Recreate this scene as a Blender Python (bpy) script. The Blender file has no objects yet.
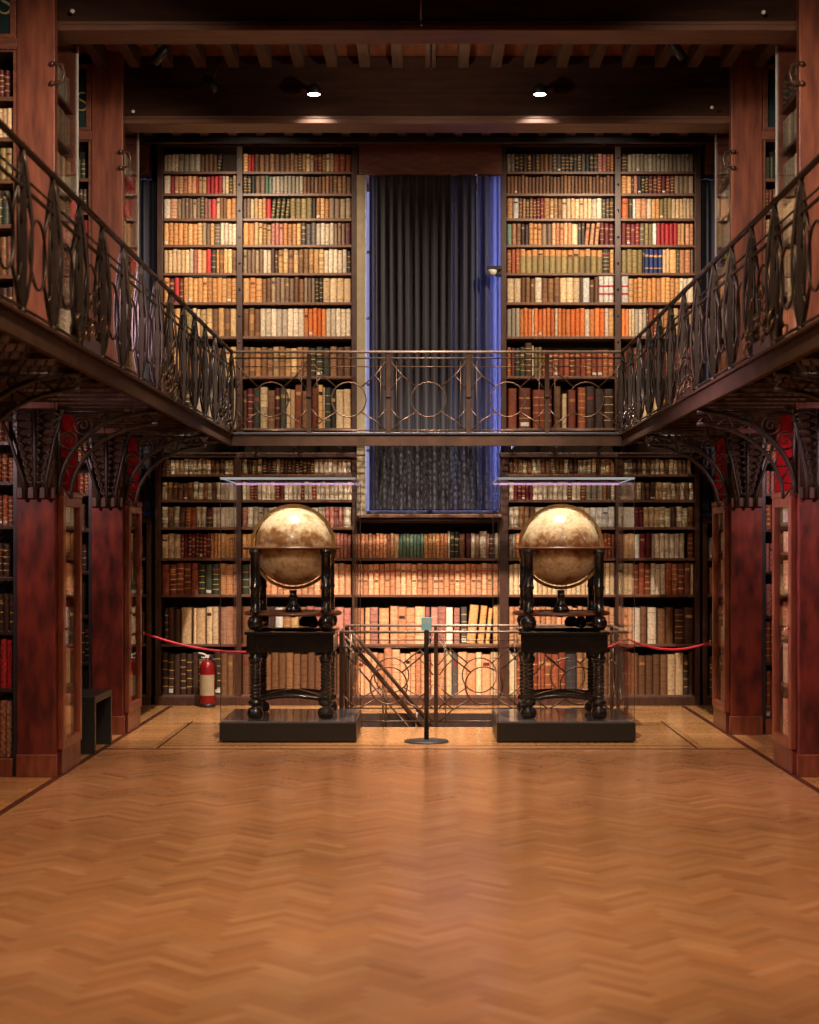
import bpy, bmesh, math, random
from mathutils import Vector, Matrix
random.seed(11)
PI = math.pi
sc = bpy.context.scene
COL = sc.collection

# ------------------------------------------------------------------ camera
F = 1700.0; CX, CY, EYE = 427.0, 545.0, 1.65
cam_d = bpy.data.cameras.new('camera'); cam = bpy.data.objects.new('camera', cam_d); COL.objects.link(cam)
cam.location = (0, 0, EYE); cam.rotation_euler = (PI/2, 0, 0)
cam_d.sensor_fit = 'HORIZONTAL'; cam_d.sensor_width = 24.0; cam_d.lens = F/819*24.0
cam_d.shift_x = -(CX-409.5)/819; cam_d.shift_y = (CY-512)/819
cam_d.dof.use_dof = True; cam_d.dof.focus_distance = 15.2; cam_d.dof.aperture_fstop = 2.2
cam_d.clip_start = 0.05; cam_d.clip_end = 200
sc.camera = cam
def W(px, d): return (px-CX)/F*d
def Z(py, d): return EYE-(py-CY)/F*d

# ------------------------------------------------------------------ world, light, exposure
sc.view_settings.view_transform = 'Standard'; sc.view_settings.look = 'None'
sc.view_settings.gamma = 1.0; sc.view_settings.use_curve_mapping = False
sc.view_settings.exposure = 0.0
w = bpy.data.worlds.new('world'); sc.world = w; w.use_nodes = True
bg = w.node_tree.nodes['Background']; bg.inputs[0].default_value = (0.42, 0.42, 0.85, 1); bg.inputs[1].default_value = 0.6
sc.cycles.use_denoising = True
sc.cycles.max_bounces = 8; sc.cycles.transparent_max_bounces = 16
sc.cycles.sample_clamp_indirect = 4.0
sc.cycles.caustics_reflective = False; sc.cycles.caustics_refractive = False

def spot(name, loc, target, power, color, angle, blend=0.6, size=0.05):
    l = bpy.data.lights.new(name, 'SPOT'); l.energy = power; l.color = color
    l.spot_size = math.radians(angle); l.spot_blend = blend; l.shadow_soft_size = size
    o = bpy.data.objects.new(name, l); COL.objects.link(o); o.location = loc
    o.rotation_euler = (Vector(target)-Vector(loc)).to_track_quat('-Z', 'Y').to_euler()
    return o
def area(name, loc, target, power, color, sx, sy, spread=180):
    l = bpy.data.lights.new(name, 'AREA'); l.energy = power; l.color = color
    l.shape = 'RECTANGLE'; l.size = sx; l.size_y = sy; l.spread = math.radians(spread)
    o = bpy.data.objects.new(name, l); COL.objects.link(o); o.location = loc
    o.rotation_euler = (Vector(target)-Vector(loc)).to_track_quat('-Z', 'Y').to_euler()
    return o
WARM = (1.0, 0.80, 0.58); WARMER = (1.0, 0.70, 0.43)
for s in (-1, 1):
    spot('downlight_beam', (0.97*s, 14.56, 5.50), (0.85*s, 15.9, 0.6), 1650, (1.0, 0.84, 0.68), 62, 0.8, 0.03)
    spot('pillar_fill', (1.0*s, 12.75, 5.58), (2.8*s, 14.8, 4.3), 170, (1.0, 0.76, 0.56), 60, 1.0, 0.05)  # added spot hidden behind the near beam, brightens the far pillars
    spot('downlight_spill', (0.97*s, 14.60, 5.50), (0.97*s, 14.90, 5.10), 24, (1.0, 0.84, 0.68), 85, 0.6, 0.02)
    spot('hidden_shelf_light', (1.75*s, 15.50, 5.52), (1.72*s, 17.5, 4.0), 330, (1.0, 0.79, 0.57), 96, 0.9, 0.05)  # unseen spot behind the far beam, placed to light the upper shelves
    for yy in (11.0, 13.9): spot('alcove_fill', (3.3*s, yy, 2.5), (3.0*s, yy+1.2, 1.0), 48, (1.0, 0.66, 0.62), 140, 1.0, 0.08)  # added spots below the gallery, without fixtures, brighten the alcove books
    spot('room_fill', (1.2*s, 8.6, 5.1), (2.9*s, 13.2, 3.3), 750, (1.0, 0.76, 0.55), 62, 1.0, 0.12)  # unseen overhead spot put in to brighten the side pillars
    spot('hall_fill', (1.0*s, 7.2, 5.1), (0.7*s, 9.4, 0), 520, WARMER, 110, 1.0, 0.15)  # unseen spot above the frame, added to light the aisle floor
    spot('front_fill', (1.1*s, 3.6, 5.1), (0.8*s, 5.6, 0), 330, WARMER, 110, 1.0, 0.15)  # unseen spot added for the foreground floor
    spot('aisle_fill', (0.6*s, 11.4, 5.1), (1.1*s, 12.6, 0), 330, (1.0, 0.72, 0.50), 90, 1.0, 0.08)  # unseen spot added to warm the floor before the cases
spot('centre_shelf_fill', (0.0, 14.56, 5.44), (0.0, 17.3, 1.0), 1150, (1.0, 0.84, 0.68), 50, 0.9, 0.04)  # added spot without a fixture, brightens the lower centre shelves
spot('joist_bounce_fill', (0.0, 13.2, 5.05), (0.0, 14.3, 5.9), 45, WARM, 120, 1.0, 0.05)  # added upward spot standing in for bounce light on the joists
area('window_daylight', (-4.12, 11.1, 3.9), (-1.9, 11.25, 3.1), 55, (1.0, 0.66, 0.85), 0.9, 1.6, 40)
area('window_daylight_back', (0.25, 18.35, 3.7), (0.25, 17.0, 3.7), 110, (0.60, 0.60, 1.0), 1.2, 3.2, 160)
for s in (-1, 1):
    area('window_daylight_side', (3.4*s, 18.35, 3.7), (3.4*s, 17.0, 3.7), 14, (0.30, 0.40, 1.0), 0.9, 3.2, 160)

# ------------------------------------------------------------------ materials
def srgb(r, g, b):
    f = lambda c: (c/255/12.92) if c/255 <= 0.04045 else ((c/255+0.055)/1.055)**2.4
    return (f(r), f(g), f(b))
def newmat(name):
    m = bpy.data.materials.new(name); m.use_nodes = True
    nt = m.node_tree; return m, nt, nt.nodes['Principled BSDF']
def setp(b, **k):
    for n, v in k.items():
        b.inputs[n.replace('_', ' ')].default_value = v
def simple(name, col, rough=0.5, metal=0.0, noise=0.0, scale=8.0, stretch=(1, 1, 1), bump=0.0, col2=None, coat=0.0):
    m, nt, b = newmat(name)
    b.inputs['Roughness'].default_value = rough; b.inputs['Metallic'].default_value = metal
    b.inputs['Coat Weight'].default_value = coat
    b.inputs['Base Color'].default_value = (*col, 1)
    if noise or col2:
        tc = nt.nodes.new('ShaderNodeNewGeometry'); mp = nt.nodes.new('ShaderNodeMapping')
        mp.inputs['Scale'].default_value = stretch
        nz = nt.nodes.new('ShaderNodeTexNoise'); nz.inputs['Scale'].default_value = scale; nz.inputs['Detail'].default_value = 5
        nt.links.new(tc.outputs['Position'], mp.inputs[0]); nt.links.new(mp.outputs[0], nz.inputs['Vector'])
        rp = nt.nodes.new('ShaderNodeValToRGB')
        c2 = col2 or tuple(c*(1-noise) for c in col)
        rp.color_ramp.elements[0].position = 0.32; rp.color_ramp.elements[1].position = 0.68
        rp.color_ramp.elements[0].color = (*c2, 1); rp.color_ramp.elements[1].color = (*col, 1)
        nt.links.new(nz.outputs['Fac'], rp.inputs[0]); nt.links.new(rp.outputs[0], b.inputs['Base Color'])
        if bump:
            bp = nt.nodes.new('ShaderNodeBump'); bp.inputs['Strength'].default_value = bump; bp.inputs['Distance'].default_value = 0.01
            nt.links.new(nz.outputs['Fac'], bp.inputs['Height']); nt.links.new(bp.outputs[0], b.inputs['Normal'])
    return m
M = {}
M['case'] = simple('case_wood', (0.085, 0.034, 0.022), 0.42, scale=14, stretch=(3, 3, .5), noise=0.55)
M['shelf'] = simple('shelf_wood', (0.20, 0.085, 0.045), 0.45, scale=10, stretch=(.6, 3, 6), noise=0.4)
M['backing'] = simple('backing_wood', (0.055, 0.024, 0.015), 0.7, scale=9, stretch=(3, 1, .6), noise=0.5)
M['panel'] = simple('panel_wood', (0.24, 0.075, 0.04), 0.5, scale=7, stretch=(1, 1, 4), noise=0.45)
M['pillar'] = simple('pillar_wood', (0.26, 0.075, 0.038), 0.42, scale=6, stretch=(3, 3, .45), col2=(0.12, 0.03, 0.018), bump=0.25, coat=0.15)
M['pillar_low'] = simple('mahogany', (0.19, 0.032, 0.022), 0.36, scale=6, stretch=(2.2, 2.2, .8), col2=(0.055, 0.012, 0.012), bump=0.2, coat=0.25)
M['cabinet'] = simple('cabinet_wood', (0.24, 0.062, 0.035), 0.35, scale=8, stretch=(3, 3, .6), noise=0.45, coat=0.25)
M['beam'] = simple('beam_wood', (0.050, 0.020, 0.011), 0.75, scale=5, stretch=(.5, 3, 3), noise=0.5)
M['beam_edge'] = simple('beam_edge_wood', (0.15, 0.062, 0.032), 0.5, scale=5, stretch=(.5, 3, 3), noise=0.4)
M['ceiling'] = simple('ceiling_boards', (0.26, 0.085, 0.035), 0.75, scale=5, stretch=(3, .6, 1), noise=0.5)
M['joist'] = simple('joist_wood', (0.10, 0.055, 0.035), 0.7, scale=6, stretch=(3, .5, 1), noise=0.4)
M['iron'] = simple('wrought_iron', (0.030, 0.018, 0.014), 0.45, metal=0.3, noise=0.4, scale=20)
M['iron_light'] = simple('polished_iron', (0.17, 0.13, 0.12), 0.25, metal=0.8, noise=0.4, scale=30)
M['fascia'] = simple('gallery_fascia', (0.052, 0.024, 0.013), 0.8, metal=0.05, noise=0.4, scale=8)
M['rod'] = simple('bronze_rod', (0.13, 0.075, 0.05), 0.38, metal=0.6, noise=0.3, scale=20)
M['rail_light'] = simple('pale_handrail', (0.34, 0.24, 0.19), 0.4, metal=0.4, noise=0.2, scale=20)  # paler metal than the bronze rods, for handrails
M['lacquer'] = simple('ebonised_wood', (0.010, 0.009, 0.010), 0.18, noise=0.3, scale=12, coat=0.5)
M['plinth'] = simple('black_plinth', (0.012, 0.011, 0.011), 0.42, noise=0.2, scale=5)
M['plinth_top'] = simple('plinth_top', (0.10, 0.10, 0.11), 0.16, noise=0.15, scale=3, coat=0.3)
M['ring'] = simple('horizon_wood', (0.16, 0.05, 0.025), 0.35, noise=0.4, scale=12, coat=0.3)
M['brass'] = simple('brass', (0.42, 0.26, 0.10), 0.35, metal=0.85, noise=0.3, scale=15)
M['red'] = simple('red_cloth', (0.20, 0.002, 0.004), 0.9, noise=0.2, scale=5)
M['rope'] = simple('red_rope', (0.60, 0.018, 0.045), 0.45, noise=0.15, scale=40)
M['red_paint'] = simple('red_paint', (0.22, 0.006, 0.008), 0.3, noise=0.1, scale=10)
M['white'] = simple('white_paint', (0.75, 0.73, 0.70), 0.4, noise=0.05, scale=10)
M['stone'] = simple('beige_plaster', (0.42, 0.33, 0.20), 0.7, noise=0.2, scale=10)
M['wall'] = simple('wall_plaster', (0.10, 0.06, 0.045), 0.85, noise=0.3, scale=2)
M['plaque'] = simple('plaque_green', (0.010, 0.035, 0.040), 0.4, noise=0.3, scale=6)
M['gold'] = simple('gold_paint', (0.55, 0.43, 0.18), 0.45, noise=0.15, scale=10)
M['steel'] = simple('dark_steel', (0.055, 0.055, 0.065), 0.4, metal=0.5, noise=0.2, scale=10)
M['bench'] = simple('black_bench', (0.016, 0.015, 0.017), 0.38, noise=0.2, scale=8)
M['blue_sign'] = simple('blue_card', (0.28, 0.74, 0.96), 0.5, noise=0.05, scale=10)
M['edge'] = simple('glass_edge', (0.45, 0.70, 1.0), 0.5, noise=0.08, scale=6)  # pale blue puts reflected window light into the case lid edge colour
M['edge_reflect_violet'] = simple('glass_edge_reflect_violet', (0.62, 0.42, 0.85), 0.2, noise=0.08, scale=6)  # violet puts a purple reflection into the rear lid edge colour
M['inlay'] = simple('inlay_wood', (0.10, 0.032, 0.018), 0.3, noise=0.3, scale=10)
M['pages'] = simple('book_pages', (0.50, 0.40, 0.26), 0.85, noise=0.25, scale=60, stretch=(6, 1, 1))

M['red'].node_tree.nodes['Principled BSDF'].inputs['Specular IOR Level'].default_value = 0.05
for k_ in ('fascia', 'beam', 'curtain_wall'):
    if k_ in M: M[k_].node_tree.nodes['Principled BSDF'].inputs['Specular IOR Level'].default_value = 0.2
def mat_glass(name, refl=1.0, tint=(0.97, 0.985, 0.98), haze=0.0):
    m, nt, b = newmat(name); nt.nodes.remove(b)
    out = nt.nodes['Material Output']
    tr = nt.nodes.new('ShaderNodeBsdfTransparent'); tr.inputs[0].default_value = (*tint, 1)
    gl = nt.nodes.new('ShaderNodeBsdfGlossy'); gl.inputs['Roughness'].default_value = 0.02
    fr = nt.nodes.new('ShaderNodeFresnel'); fr.inputs[0].default_value = 1.45
    mt = nt.nodes.new('ShaderNodeMath'); mt.operation = 'MULTIPLY'; mt.inputs[1].default_value = refl
    mx = nt.nodes.new('ShaderNodeMixShader')
    nt.links.new(fr.outputs[0], mt.inputs[0]); nt.links.new(mt.outputs[0], mx.inputs[0])
    nt.links.new(tr.outputs[0], mx.inputs[1]); nt.links.new(gl.outputs[0], mx.inputs[2])
    last = mx
    if haze:
        df = nt.nodes.new('ShaderNodeBsdfDiffuse'); df.inputs[0].default_value = (0.8, 0.82, 0.85, 1)
        m2 = nt.nodes.new('ShaderNodeMixShader'); m2.inputs[0].default_value = haze
        nt.links.new(mx.outputs[0], m2.inputs[1]); nt.links.new(df.outputs[0], m2.inputs[2]); last = m2
    nt.links.new(last.outputs[0], out.inputs['Surface'])
    return m
M['glass'] = mat_glass('clear_glass', 0.35, (0.995, 0.998, 0.997))
M['glass_thin'] = mat_glass('anti_glare_glass', 0.05, (0.995, 0.998, 1.0))
M['pane'] = mat_glass('window_pane', 0.6)

def mat_book():
    m, nt, b = newmat('book_leather')
    at = nt.nodes.new('ShaderNodeAttribute'); at.attribute_name = 'Col'
    g = nt.nodes.new('ShaderNodeNewGeometry')
    nz = nt.nodes.new('ShaderNodeTexNoise'); nz.inputs['Scale'].default_value = 38; nz.inputs['Detail'].default_value = 4
    nt.links.new(g.outputs['Position'], nz.inputs['Vector'])
    mr = nt.nodes.new('ShaderNodeMapRange'); mr.inputs['From Min'].default_value = 0.3; mr.inputs['From Max'].default_value = 0.7
    mr.inputs['To Min'].default_value = 0.66; mr.inputs['To Max'].default_value = 1.16
    nt.links.new(nz.outputs['Fac'], mr.inputs['Value'])
    mx = nt.nodes.new('ShaderNodeVectorMath'); mx.operation = 'SCALE'
    nt.links.new(at.outputs['Color'], mx.inputs[0]); nt.links.new(mr.outputs[0], mx.inputs['Scale'])
    nt.links.new(mx.outputs[0], b.inputs['Base Color']); b.inputs['Roughness'].default_value = 0.55
    return m
M['book'] = mat_book()

def mat_floor(name, boards):
    m, nt, b = newmat(name)
    g = nt.nodes.new('ShaderNodeNewGeometry')
    nz = nt.nodes.new('ShaderNodeTexNoise'); nz.inputs['Scale'].default_value = 1.3; nz.inputs['Detail'].default_value = 5
    n2 = nt.nodes.new('ShaderNodeTexNoise'); n2.inputs['Scale'].default_value = 22; n2.inputs['Detail'].default_value = 3
    nt.links.new(g.outputs['Position'], nz.inputs['Vector']); nt.links.new(g.outputs['Position'], n2.inputs['Vector'])
    if boards:
        br = nt.nodes.new('ShaderNodeTexBrick')
        br.inputs['Color1'].default_value = (0.50, 0.255, 0.10, 1); br.inputs['Color2'].default_value = (0.40, 0.19, 0.07, 1)
        br.inputs['Mortar'].default_value = (0.16, 0.07, 0.03, 1); br.inputs['Scale'].default_value = 1.0
        br.inputs['Mortar Size'].default_value = 0.002; br.inputs['Brick Width'].default_value = 0.9; br.inputs['Row Height'].default_value = 0.09
        nt.links.new(g.outputs['Position'], br.inputs['Vector']); src = br.outputs['Color']
    else:
        at = nt.nodes.new('ShaderNodeAttribute'); at.attribute_name = 'Col'; src = at.outputs['Color']
    a = nt.nodes.new('ShaderNodeMapRange'); a.inputs['From Min'].default_value = 0.3; a.inputs['From Max'].default_value = 0.7
    a.inputs['To Min'].default_value = 0.82; a.inputs['To Max'].default_value = 1.10
    nt.links.new(nz.outputs['Fac'], a.inputs['Value'])
    mx = nt.nodes.new('ShaderNodeVectorMath'); mx.operation = 'SCALE'
    nt.links.new(src, mx.inputs[0]); nt.links.new(a.outputs[0], mx.inputs['Scale'])
    nt.links.new(mx.outputs[0], b.inputs['Base Color'])
    r = nt.nodes.new('ShaderNodeMapRange'); r.inputs['From Min'].default_value = 0.3; r.inputs['From Max'].default_value = 0.7
    r.inputs['To Min'].default_value = 0.17; r.inputs['To Max'].default_value = 0.27
    nt.links.new(n2.outputs['Fac'], r.inputs['Value']); nt.links.new(r.outputs[0], b.inputs['Roughness'])
    bp = nt.nodes.new('ShaderNodeBump'); bp.inputs['Strength'].default_value = 0.06; bp.inputs['Distance'].default_value = 0.02
    nt.links.new(nz.outputs['Fac'], bp.inputs['Height']); nt.links.new(bp.outputs[0], b.inputs['Normal'])
    return m
M['parquet'] = mat_floor('herringbone_parquet', False)
M['boards'] = mat_floor('straight_parquet', True)

def mat_curtain(name, col, trans):
    m, nt, b = newmat(name)
    b.inputs['Base Color'].default_value = (*col, 1); b.inputs['Roughness'].default_value = 0.85
    tr = nt.nodes.new('ShaderNodeBsdfTranslucent'); tr.inputs[0].default_value = (0.62, 0.66, 0.95, 1)
    mx = nt.nodes.new('ShaderNodeMixShader'); mx.inputs[0].default_value = trans
    nt.links.new(b.outputs[0], mx.inputs[1]); nt.links.new(tr.outputs[0], mx.inputs[2])
    nt.links.new(mx.outputs[0], nt.nodes['Material Output'].inputs['Surface'])
    return m
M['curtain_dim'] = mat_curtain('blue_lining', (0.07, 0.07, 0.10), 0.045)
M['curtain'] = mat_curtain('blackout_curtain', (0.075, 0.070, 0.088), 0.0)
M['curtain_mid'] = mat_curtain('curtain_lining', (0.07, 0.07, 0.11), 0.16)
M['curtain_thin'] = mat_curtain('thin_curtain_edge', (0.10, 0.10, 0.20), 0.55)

def mat_globe(name, seed):
    m, nt, b = newmat(name)
    tc = nt.nodes.new('ShaderNodeTexCoord')
    mp = nt.nodes.new('ShaderNodeMapping'); mp.inputs['Location'].default_value = (seed, seed*2, 0)
    n1 = nt.nodes.new('ShaderNodeTexNoise'); n1.inputs['Scale'].default_value = 7.0; n1.inputs['Detail'].default_value = 8; n1.inputs['Roughness'].default_value = 0.7
    nt.links.new(tc.outputs['Object'], mp.inputs[0]); nt.links.new(mp.outputs[0], n1.inputs['Vector'])
    rp = nt.nodes.new('ShaderNodeValToRGB'); e = rp.color_ramp.elements
    e[0].position = 0.38; e[0].color = (0.26, 0.12, 0.045, 1); e[1].position = 0.55; e[1].color = (0.68, 0.53, 0.33, 1)
    x = e.new(0.46); x.color = (0.50, 0.33, 0.17, 1)
    sp = nt.nodes.new('ShaderNodeSeparateXYZ'); nt.links.new(tc.outputs['Object'], sp.inputs[0])
    zm = nt.nodes.new('ShaderNodeMath'); zm.operation = 'MULTIPLY_ADD'; zm.inputs[1].default_value = 1.5; zm.inputs[2].default_value = 0.5
    nt.links.new(sp.outputs['Z'], zm.inputs[0])
    zr = nt.nodes.new('ShaderNodeValToRGB'); el = zr.color_ramp.elements
    el[0].position = 0.42; el[0].color = (.54, .54, .54, 1); el[1].position = 0.80; el[1].color = (.57, .57, .57, 1)
    for p_, v_ in ((0.50, .42), (0.60, .41), (0.70, .50)): q_ = el.new(p_); q_.color = (v_, v_, v_, 1)
    nt.links.new(zm.outputs[0], zr.inputs[0]); ad = nt.nodes.new('ShaderNodeMath'); nt.links.new(n1.outputs['Fac'], ad.inputs[0]); nt.links.new(zr.outputs[0], ad.inputs[1])
    ae = nt.nodes.new('ShaderNodeMath'); ae.operation = 'SUBTRACT'; nt.links.new(ad.outputs[0], ae.inputs[0]); ae.inputs[1].default_value = 0.5; ad = ae
    nt.links.new(ad.outputs[0], rp.inputs[0])
    n2 = nt.nodes.new('ShaderNodeTexNoise'); n2.inputs['Scale'].default_value = 30; n2.inputs['Detail'].default_value = 4
    nt.links.new(mp.outputs[0], n2.inputs['Vector'])
    r2 = nt.nodes.new('ShaderNodeMapRange'); r2.inputs['From Min'].default_value = 0.3; r2.inputs['From Max'].default_value = 0.55
    r2.inputs['To Min'].default_value = 0.65; r2.inputs['To Max'].default_value = 1.0
    nt.links.new(n2.outputs['Fac'], r2.inputs['Value'])
    mx = nt.nodes.new('ShaderNodeVectorMath'); mx.operation = 'SCALE'
    nt.links.new(rp.outputs[0], mx.inputs[0]); nt.links.new(r2.outputs[0], mx.inputs['Scale'])
    nt.links.new(mx.outputs[0], b.inputs['Base Color'])
    b.inputs['Roughness'].default_value = 0.32; b.inputs['Coat Weight'].default_value = 0.3
    return m
def mat_emit(name, col, s):
    m, nt, b = newmat(name)
    b.inputs['Base Color'].default_value = (*col, 1); b.inputs['Emission Color'].default_value = (*col, 1)
    b.inputs['Emission Strength'].default_value = s
    return m
M['lamp'] = mat_emit('lamp_face', (1.0, 0.93, 0.85), 30)
M['sky'] = mat_emit('daylight_sky', (0.35, 0.45, 1.0), 3.0)

# ------------------------------------------------------------------ mesh builder
class MB:
    def __init__(s): s.v = []; s.f = []; s.c = []; s.sm = []
    def add(s, verts, faces, col=None, smooth=False):
        o = len(s.v); s.v += [tuple(p) for p in verts]
        for i, f in enumerate(faces):
            s.f.append([o+k for k in f]); s.c.append(col[i] if isinstance(col, list) else col); s.sm.append(smooth)
        return s
    def box(s, a, b, col=None):
        x0, y0, z0 = (min(a[i], b[i]) for i in range(3)); x1, y1, z1 = (max(a[i], b[i]) for i in range(3))
        v = [(x0,y0,z0),(x1,y0,z0),(x1,y1,z0),(x0,y1,z0),(x0,y0,z1),(x1,y0,z1),(x1,y1,z1),(x0,y1,z1)]
        return s.add(v, [(0,3,2,1),(4,5,6,7),(0,1,5,4),(1,2,6,5),(2,3,7,6),(3,0,4,7)], col)
    def tube(s, pts, r, n=6, closed=False, taper=None):
        pts = [Vector(p) for p in pts]; m = len(pts); V = []; Fc = []
        up = None
        for i, p in enumerate(pts):
            if closed: t = pts[(i+1) % m]-pts[i-1]
            else: t = pts[min(i+1, m-1)]-pts[max(i-1, 0)]
            if t.length < 1e-9: t = Vector((0, 0, 1))
            t.normalize()
            if up is None:
                up = Vector((0, 0, 1)) if abs(t.z) < 0.9 else Vector((1, 0, 0))
            a = t.cross(up)
            if a.length < 1e-4: a = t.cross(Vector((0.3, 1, 0.2)))
            a.normalize(); up = a.cross(t).normalized()
            rr = r if taper is None else r*taper(i/(m-1))
            for k in range(n):
                q = 2*PI*k/n; V.append(p+(a*math.cos(q)+up*math.sin(q))*rr)
        R = m if closed else m-1
        for i in range(R):
            j = (i+1) % m
            for k in range(n): Fc.append((i*n+k, i*n+(k+1) % n, j*n+(k+1) % n, j*n+k))
        if not closed:
            Fc.append(tuple(range(n))[::-1]); Fc.append(tuple((m-1)*n+k for k in range(n)))
        return s.add(V, Fc, None, True)
    def lathe(s, prof, c=(0, 0, 0), n=20):
        V = []; Fc = []; m = len(prof)
        for r, z in prof:
            for k in range(n):
                a = 2*PI*k/n; V.append((c[0]+r*math.cos(a), c[1]+r*math.sin(a), c[2]+z))
        for i in range(m-1):
            for k in range(n): Fc.append((i*n+k, i*n+(k+1) % n, (i+1)*n+(k+1) % n, (i+1)*n+k))
        if prof[0][0] > 1e-5: Fc.append(tuple(range(n))[::-1])
        if prof[-1][0] > 1e-5: Fc.append(tuple((m-1)*n+k for k in range(n)))
        return s.add(V, Fc, None, True)
    def prism(s, poly, axis, a, b):
        """poly in the two other axes, extruded from a to b along axis"""
        n = len(poly)
        def P(q, t):
            return {0: (t, q[0], q[1]), 1: (q[0], t, q[1]), 2: (q[0], q[1], t)}[axis]
        V = [P(q, a) for q in poly]+[P(q, b) for q in poly]
        Fc = [tuple(range(n))[::-1], tuple(n+i for i in range(n))]+[(i, (i+1) % n, n+(i+1) % n, n+i) for i in range(n)]
        return s.add(V, Fc)
    def xf(s, mat):
        s.v = [tuple(mat @ Vector(p)) for p in s.v]; return s
    def build(s, name, mat, parent=None, bevel=0.0, at=None):
        me = bpy.data.meshes.new(name); me.from_pydata(s.v, [], s.f); me.update()
        if mat is not None: me.materials.append(mat)
        if any(c is not None for c in s.c):
            a = me.color_attributes.new('Col', 'FLOAT_COLOR', 'CORNER'); data = []
            for i, p in enumerate(me.polygons):
                c = s.c[i] or (0.5, 0.5, 0.5)
                data += [c[0], c[1], c[2], 1.0]*p.loop_total
            a.data.foreach_set('color', data)
        if any(s.sm): me.polygons.foreach_set('use_smooth', s.sm)
        if not any(c is not None for c in s.c):
            bm = bmesh.new(); bm.from_mesh(me); bmesh.ops.recalc_face_normals(bm, faces=bm.faces); bm.to_mesh(me); bm.free()
        o = bpy.data.objects.new(name, me); COL.objects.link(o)
        if parent is not None:
            o.parent = parent
            if at is None: o.matrix_parent_inverse = Matrix.Translation(-Vector(parent.location)) if parent.rotation_euler.z == 0 else parent.matrix_basis.inverted()
            else: o.location = at
        elif at is not None: o.location = at
        if bevel:
            md = o.modifiers.new('bevel', 'BEVEL'); md.width = bevel; md.segments = 2; md.limit_method = 'ANGLE'
        return o
def tag(o, label, cat, group=None):
    o['label'] = label; o['category'] = cat
    if group: o['group'] = group
    return o
def thing(name, loc, label, cat, group=None):
    o = bpy.data.objects.new(name, None); COL.objects.link(o); o.location = loc; o.empty_display_size = 0.1
    return tag(o, label, cat, group)
def struct(o): o['kind'] = 'structure'; return o
def arc(cx, cz, rx, rz, a0, a1, n, y=0.0):
    return [(cx+rx*math.cos(a0+(a1-a0)*i/n), y, cz+rz*math.sin(a0+(a1-a0)*i/n)) for i in range(n+1)]

# ------------------------------------------------------------------ room shell
BACK = 17.5            # front plane of the back wall bookcases
OX0, OX1, OY0, OY1 = -0.80, 1.83, 15.40, 16.70     # stairwell opening
SIDE = 4.2; TOP = 5.95
# herringbone field
def herringbone(x0, x1, y0, y1, L=0.30, B=0.06):
    bm = bmesh.new(); lay = bm.loops.layers.float_color.new('Col')
    n = int(round(L/B)); s2 = math.sqrt(.5); cx, cy = (x0+x1)/2, (y0+y1)/2
    R = 0.5*math.hypot(x1-x0, y1-y0)+L
    cols = [(0.49, 0.245, 0.12), (0.46, 0.22, 0.10), (0.52, 0.265, 0.13), (0.48, 0.235, 0.11), (0.49, 0.23, 0.10), (0.43, 0.20, 0.09)]
    K = int(R/B)+2
    for i in range(-K, K):
        for j in range(-K, K):
            k = (i-j) % (2*n)
            if k == 0: r = (i*B, j*B, i*B+L, j*B+B)
            elif k == 2*n-1: r = (i*B, j*B, i*B+B, j*B+L) if False else None
            else: r = None
            rs = []
            if r: rs.append(r)
            if (i-j) % (2*n) == n: rs.append((i*B, j*B-(n-1)*B+0, i*B+B, j*B+B))
            for (a, b_, c, d) in rs:
                g = 0.0004
                pts = [(a+g, b_+g), (c-g, b_+g), (c-g, d-g), (a+g, d-g)]
                q = [((p[0]-p[1])*s2+cx, (p[0]+p[1])*s2+cy) for p in pts]
                if max(p[0] for p in q) < x0 or min(p[0] for p in q) > x1 or max(p[1] for p in q) < y0 or min(p[1] for p in q) > y1: continue
                vs = [bm.verts.new((p[0], p[1], 0)) for p in q]
                f = bm.faces.new(vs); col = random.choice(cols); t = random.uniform(.92, 1.07)
                for l in f.loops: l[lay] = (col[0]*t, col[1]*t, col[2]*t, 1)
    for co, no in (((x0,0,0),(-1,0,0)), ((x1,0,0),(1,0,0)), ((0,y0,0),(0,-1,0)), ((0,y1,0),(0,1,0))):
        bmesh.ops.bisect_plane(bm, geom=bm.verts[:]+bm.edges[:]+bm.faces[:], plane_co=co, plane_no=no, clear_outer=True)
    me = bpy.data.meshes.new('floor_parquet'); bm.to_mesh(me); bm.free(); me.materials.append(M['parquet'])
    o = bpy.data.objects.new('floor', me); COL.objects.link(o); return o
fl = herringbone(-2.60, 2.60, 2.5, 13.72); struct(fl)
b = MB(); b.box((-SIDE, -1, -.12), (SIDE, OY0, -0.002)); b.box((-SIDE, OY1, -.12), (SIDE, 18.1, 0.0))
b.box((-SIDE, OY0, -.12), (OX0, OY1, 0.0)); b.box((OX1, OY0, -.12), (SIDE, OY1, 0.0))
b.box((-SIDE, -1, -.05), (-2.65, OY0, 0)); b.box((2.65, -1, -.05), (SIDE, OY0, 0))
b.box((-2.65, 13.78, -.05), (2.65, OY0, 0)); b.box((-2.65, -1, -.05), (2.65, 2.5, 0))
struct(b.build('floor', M['boards']))
b = MB()
for s in (-1, 1):
    b.box((2.60*s, -1, -.03), (2.65*s, 17.4, 0.0015)); b.box((2.18*s, 13.8, -.03), (2.20*s, 15.9, 0.0015))
b.box((-2.6, 13.72, -.03), (2.6, 13.78, 0.0010)); b.box((-2.17, 13.95, -.03), (2.17, 13.97, 0.0015))
struct(b.build('trim_1', M['inlay']))
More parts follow.
